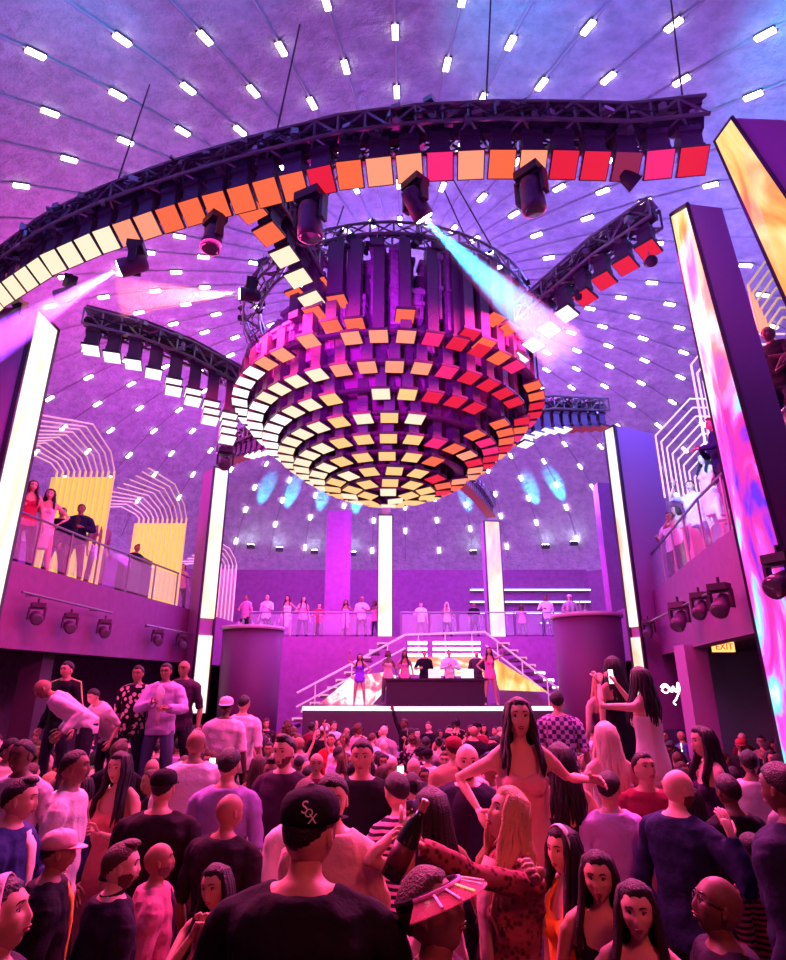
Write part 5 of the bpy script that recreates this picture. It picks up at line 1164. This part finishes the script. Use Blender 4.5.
for k, (px, py, i, lab, col) in enumerate([(688, 470, 7, 'person in a violet shirt bending near the rail on the right balcony', L3), (700, 438, 8, 'person in a magenta dress on the right balcony, left of the tallest one', P3), (711, 412, 2, 'tallest person in dark blue on the right balcony left of the flame pillar', N3), (722, 420, 1, 'person in a navy t-shirt right beside the flame pillar on the right balcony', N3), (676, 510, 11, 'person in a pink tank top behind the white shirt on the right balcony', P3)]):
    bal(px, py, 1, i, 130 - 30 * (k % 3), lab, col, base=4.44 if k in (0, 4) else 4.95, off=.5 + .3 * (k % 2))
mb = MB().box((7.3, 10.6, 4.695), (1.5, 2.6, .51), Matrix.Rotation(R(-12), 3, 'Z')); tag(mb.obj('banquette', DARK), 'dark seat base on the right balcony below the rod hoops', 'banquette')
mb = MB().box((6.2, 7.3, 4.72), (2.0, 2.2, .84)); tag(mb.obj('banquette', DARK), 'dark raised seat base on the right balcony under the people at the edge', 'banquette')
for px, py, Y, i, yaw, lab, col in [(745, 333, 7.4, 3, 110, 'person in a black t-shirt at the right edge, leaning over nearest the flame pillar', B3), (764, 340, 7.0, 14, 140, 'person in a flowered red dress at the right edge of the picture', R3_), (772, 303, 7.9, 1, 120, 'person in a dark t-shirt standing highest at the right edge of the picture', B3), (780, 345, 6.7, 9, 100, 'person in a violet tank top low at the right edge of the picture', L3)]:
    p = atY(px, py, Y); c, cn, g = clone(i, (max(p.x, 5.35), Y, 5.14), yaw, max(.85, min(1.1, (p.z - 5.14) / 1.62)), None, col, 'dark'); c['label'] = lab
for px, py, i, yaw, lab, col in [(247, 594, 0, 150, 'person in a pink shirt first from left on the rear balcony', P3), (268, 590, 3, 170, 'person in a white t-shirt second from left on the rear balcony', W3), (288, 598, 8, 160, 'person in a white dress third from left on the rear balcony', W3), (302, 596, 9, 200, 'person in a pink tank top fourth from left on the rear balcony', P3), (318, 604, 2, 180, 'person in a red shirt fifth from left on the rear balcony', R3_),
    (346, 602, 8, 170, 'person in a lilac dress leftmost beside the middle rear screen', L3), (362, 599, 3, 190, 'person in a white t-shirt beside the middle rear screen', W3), (375, 603, 11, 150, 'person in a pink tank top touching the middle rear screen', P3), (421, 610, 0, 180, 'person in a white t-shirt right of the middle rear screen', W3), (447, 612, 12, 170, 'person in a cream halter top between the two rear screens', ('cream', (.8, .6, .5), 1)),
    (474, 608, 1, 190, 'person in a dark t-shirt left of the right rear screen', B3), (524, 612, 9, 170, 'person in a pink tank top right of the right rear screen', P3), (545, 592, 0, 180, 'person in a white t-shirt serving in front of the lit shelves', W3), (569, 594, 4, 170, 'person in a cap and grey t-shirt in front of the lit shelves', ('grey', (.4, .35, .4), 1))]:
    p = atY(px, py, 25.2); h = max(.9, min(1.08, (p.z - 3.9) / 1.62)); c, cn, g = clone(i, (p.x, 25.2 + (.5 if i in (2, 9) else 0), 3.9), yaw, h, None, col); c['label'] = lab
# dancers, disc jockey, people round the desk and on the stairs
hero(360, 657, 18.3, 182, 'dancer in a violet outfit on the left of the stage rim', STG, fem=1, top='dress', tc=(.25, .05, .7), hair='wavy', skin='tan', R='raise', L='hip', hem=.75, vox=.02)
hero(489, 651, 18.3, 178, 'dancer in a pink outfit on the right of the stage rim', STG, fem=1, top='dress', tc=(.85, .2, .5), hair='long', skin='tan', R='hip', L='raise', hem=.75, vox=.02)
for px, Y, i, lab, col in [(450, 19.9, 2, 'disc jockey in a white shirt behind the mixing desk', W3), (425, 20.1, 0, 'person in a dark t-shirt left of the disc jockey', B3), (405, 20.1, 9, 'person in a pink tank top second left of the disc jockey', P3), (478, 20.1, 1, 'person in a dark grey t-shirt right of the disc jockey', ('dark grey', (.06, .05, .07), 1)), (388, 20.2, 11, 'person in a cream tank top at the left end of the mixing desk', ('cream', (.8, .6, .5), 1))]:
    p = atY(px, 690, Y); c, cn, g = clone(i, (p.x, Y, STG), 180, .95, None, col); c['label'] = lab
for o, sp, bp in VAR: drop(o)
# ---------------------------------------------------------------- hazy light shafts
def shaft(p0, p1, r0, r1, col, watt, dens, lab, size=None):
    p0, p1 = Vector(p0), Vector(p1); d = p1 - p0; M = aim(d)
    m, N, L, b = newmat('lit_haze'); N.remove(b); v = N.new('ShaderNodeVolumeScatter'); v.inputs['Color'].default_value = (1, 1, 1, 1); v.inputs['Density'].default_value = dens; v.inputs['Anisotropy'].default_value = 0
    L.new(v.outputs[0], N['Material Output'].inputs['Volume'])
    o = MB().lathe([(r0, 0), (r1, d.length)], 20, (0, 0, 0), 0, M).obj('light_beam', m, None, True, p0); tag(o, lab, 'light beam', kind='stuff')
    s = spot(p0 + d.normalized() * .02, p1, watt, col, math.degrees(2 * math.atan(r1 / d.length)) * 1.05, .25, .03, 'beam_lamp'); return o
def from_head(k): h = [o for o in C.objects if o.name.startswith('moving_head_light')][k]; return h.location.copy()
H = {o['label']: o for o in C.objects if o.name.startswith('moving_head_light')}
def lens_of(part_of, d, s): return part_of.location + Vector((0, 0, -.30)) * s + Vector(d).normalized() * .28 * s
o1 = [o for l, o in H.items() if 'cyan beam' in l and 'source' in l][0]; p = lens_of(o1, (.45, .4, -.6), .95); x, y, d = proj(p); shaft(p, atD(x + 140, y + 132, d + 1.8), .11, .42, (.03, .42, 1), 20000, .15, 'cyan to violet light shaft crossing in front of the bowl rim')
o1 = [o for l, o in H.items() if 'violet beam leftwards' in l][0]; p = lens_of(o1, (-1, -.15, -.45), .95); x, y, d = proj(p); shaft(p, atD(-45, 366, d + .2), .11, .36, (.22, .04, 1), 34000, .40, 'violet light shaft falling to the left edge of the picture')
o1 = [o for l, o in H.items() if 'glaring pink' in l][0]; p = lens_of(o1, (-1, -.35, -.12), .9); x, y, d = proj(p); shaft(p, atD(x - 120, y + 4, d - .6), .11, .40, (1, .25, .2), 4500, .35, 'short pink light shaft thrown left from the bowl rim')
# ---------------------------------------------------------------- light
w = bpy.data.worlds.new('world'); bpy.context.scene.world = w; w.use_nodes = True; w.node_tree.nodes['Background'].inputs[0].default_value = (.30, .03, .35, 1); w.node_tree.nodes['Background'].inputs[1].default_value = .03
def point(loc, e, col, rad=.5):
    l = bpy.data.lights.new('glow', 'POINT'); l.energy = e; l.color = col; l.shadow_soft_size = rad; o = bpy.data.objects.new('glow', l); C.objects.link(o); o.location = loc; return o
MAG = (1, .02, .5); PNK = (1, .06, .72)
# the dome
point((0, 16.5, 11.6), 1200, (.26, .16, 1), 1.0); point((-8.5, 16, 9.8), 800, (1, .06, .62), .8); point((8, 13, 10.5), 900, (.18, .18, 1), .8)
point((0, 25, 8), 1500, (.62, .08, 1), 1); point((6.5, 21, 9), 900, (.5, .15, 1), .8); point((-7, 22, 9), 900, (.7, .06, .9), .8)
spot((-5, 3, 9), (-9, 5, 13), 3500, (.0, .22, 1), 70, 1); spot((-1, 4, 10), (-3, 5.5, 13.5), 1100, (.0, .35, 1), 60, 1); spot((4, 4, 10), (8, 6.5, 12.5), 3000, (.0, .35, 1), 60, 1); spot((2, 5, 10), (3.5, 8, 14), 900, (.0, .25, 1), 60, 1)
point((-2.5, 5, 10.8), 30, (.25, .05, 1), .5); point((4, 5, 10.8), 30, (.4, .04, .8), .5)
# rear of the hall, balcony fronts, booths
area((0, 19.5, 8), (0, 22, 2), 420, PNK, 5); area((-3, 21.5, 7.5), (-3, 25, 2), 260, PNK, 3); area((5, 21, 7.5), (5, 25, 2), 240, (.8, .05, .9), 3)
area((-2, 14, 8.5), (-7.5, 15, 3), 420, MAG, 3); area((2, 13, 8.5), (7, 13, 3), 380, (.62, .03, .9), 3)
spot((-2, 5, 6.0), (-7, 12, 4.5), 900, MAG, 60, 1, .5); spot((0, 6.5, 4.2), (3.4, 9, 8.5), 700, (.6, .03, .9), 50, 1, .4)
# under and around the bowl of panels
spot((-1.0, 5.0, 6.0), (-.1, 12.3, 8.6), 2600, (.7, .03, 1), 52, .8, .5); area((0, 12.5, 2.6), (0, 12.5, 8), 130, (1, .02, .5), 4)  # the area lamp is an added midair fill with no fixture behind it
# the crowd
area((0, 12, 5.6), (0, 13.5, 0), 620, (1, .05, .30), 5); area((-3, 8.5, 8.4), (-2, 9, 0), 900, (1, .04, .26), 3); area((3, 8.5, 8.4), (2, 9, 0), 700, (1, .04, .30), 3)
spot((-3.5, 6.6, 6.5), (-.8, 3.0, 1), 1500, (1, .06, .26), 60, .8, .3); spot((3.2, 6.6, 6.5), (.8, 3.0, 1), 1400, (1, .05, .36), 60, .8, .3)
spot((1.5, -.6, 5.2), (0, 3.6, 1), 320, (1, .09, .13), 75, .9, .5)
spot((-1, 17.8, 6.2), (-1, 18.3, 2), 700, (.3, .05, 1), 30)
sc = bpy.context.scene
sc.view_settings.view_transform = 'Standard'; sc.view_settings.look = 'None'; sc.view_settings.exposure = 0.25; sc.view_settings.gamma = 1; sc.view_settings.use_curve_mapping = False
sc.cycles.max_bounces = 4; sc.cycles.diffuse_bounces = 2; sc.cycles.glossy_bounces = 2; sc.cycles.transmission_bounces = 2; sc.cycles.transparent_max_bounces = 12; sc.cycles.volume_bounces = 0; sc.cycles.caustics_reflective = False; sc.cycles.caustics_refractive = False
sc.cycles.sample_clamp_indirect = 4
area((-7.6, 5, 2.6), (-9, 11, 1), 60, (1, .05, .5), 1)
for x, t in ((-4.5, -2.5), (-1.2, -.5), (2.2, 1.0), (4.2, 3.0)): spot((x, 9.5, 8.3), (t, 3.2, 1.2), 2600, (1, .10, .36), 50, .6, .15)
spot((1.0, 1.5, 5.0), (5.0, 6.0, 7.6), 700, (.6, .05, .9), 45, .9, .5)
spot((0.5, 6, 11), (2.2, 8.2, 14.3), 500, (.0, .5, .9), 45, 1)
spot((5, 5, 10.5), (7.6, 8.5, 13.2), 1100, (.0, .55, .9), 40, 1)
spot((-4, 5, 10.5), (-6, 8.5, 13.6), 700, (.0, .4, 1), 50, 1)
spot((2.5, 8, 8), (6.4, 11, 5.6), 900, (.28, .02, 1), 60, .8, .3)
for x, y in ((-5, 6.6), (-2, 5.6), (1, 5.1), (3.4, 5.2)): point((x, y, 8.1), 22, (.45, .06, 1), .3)
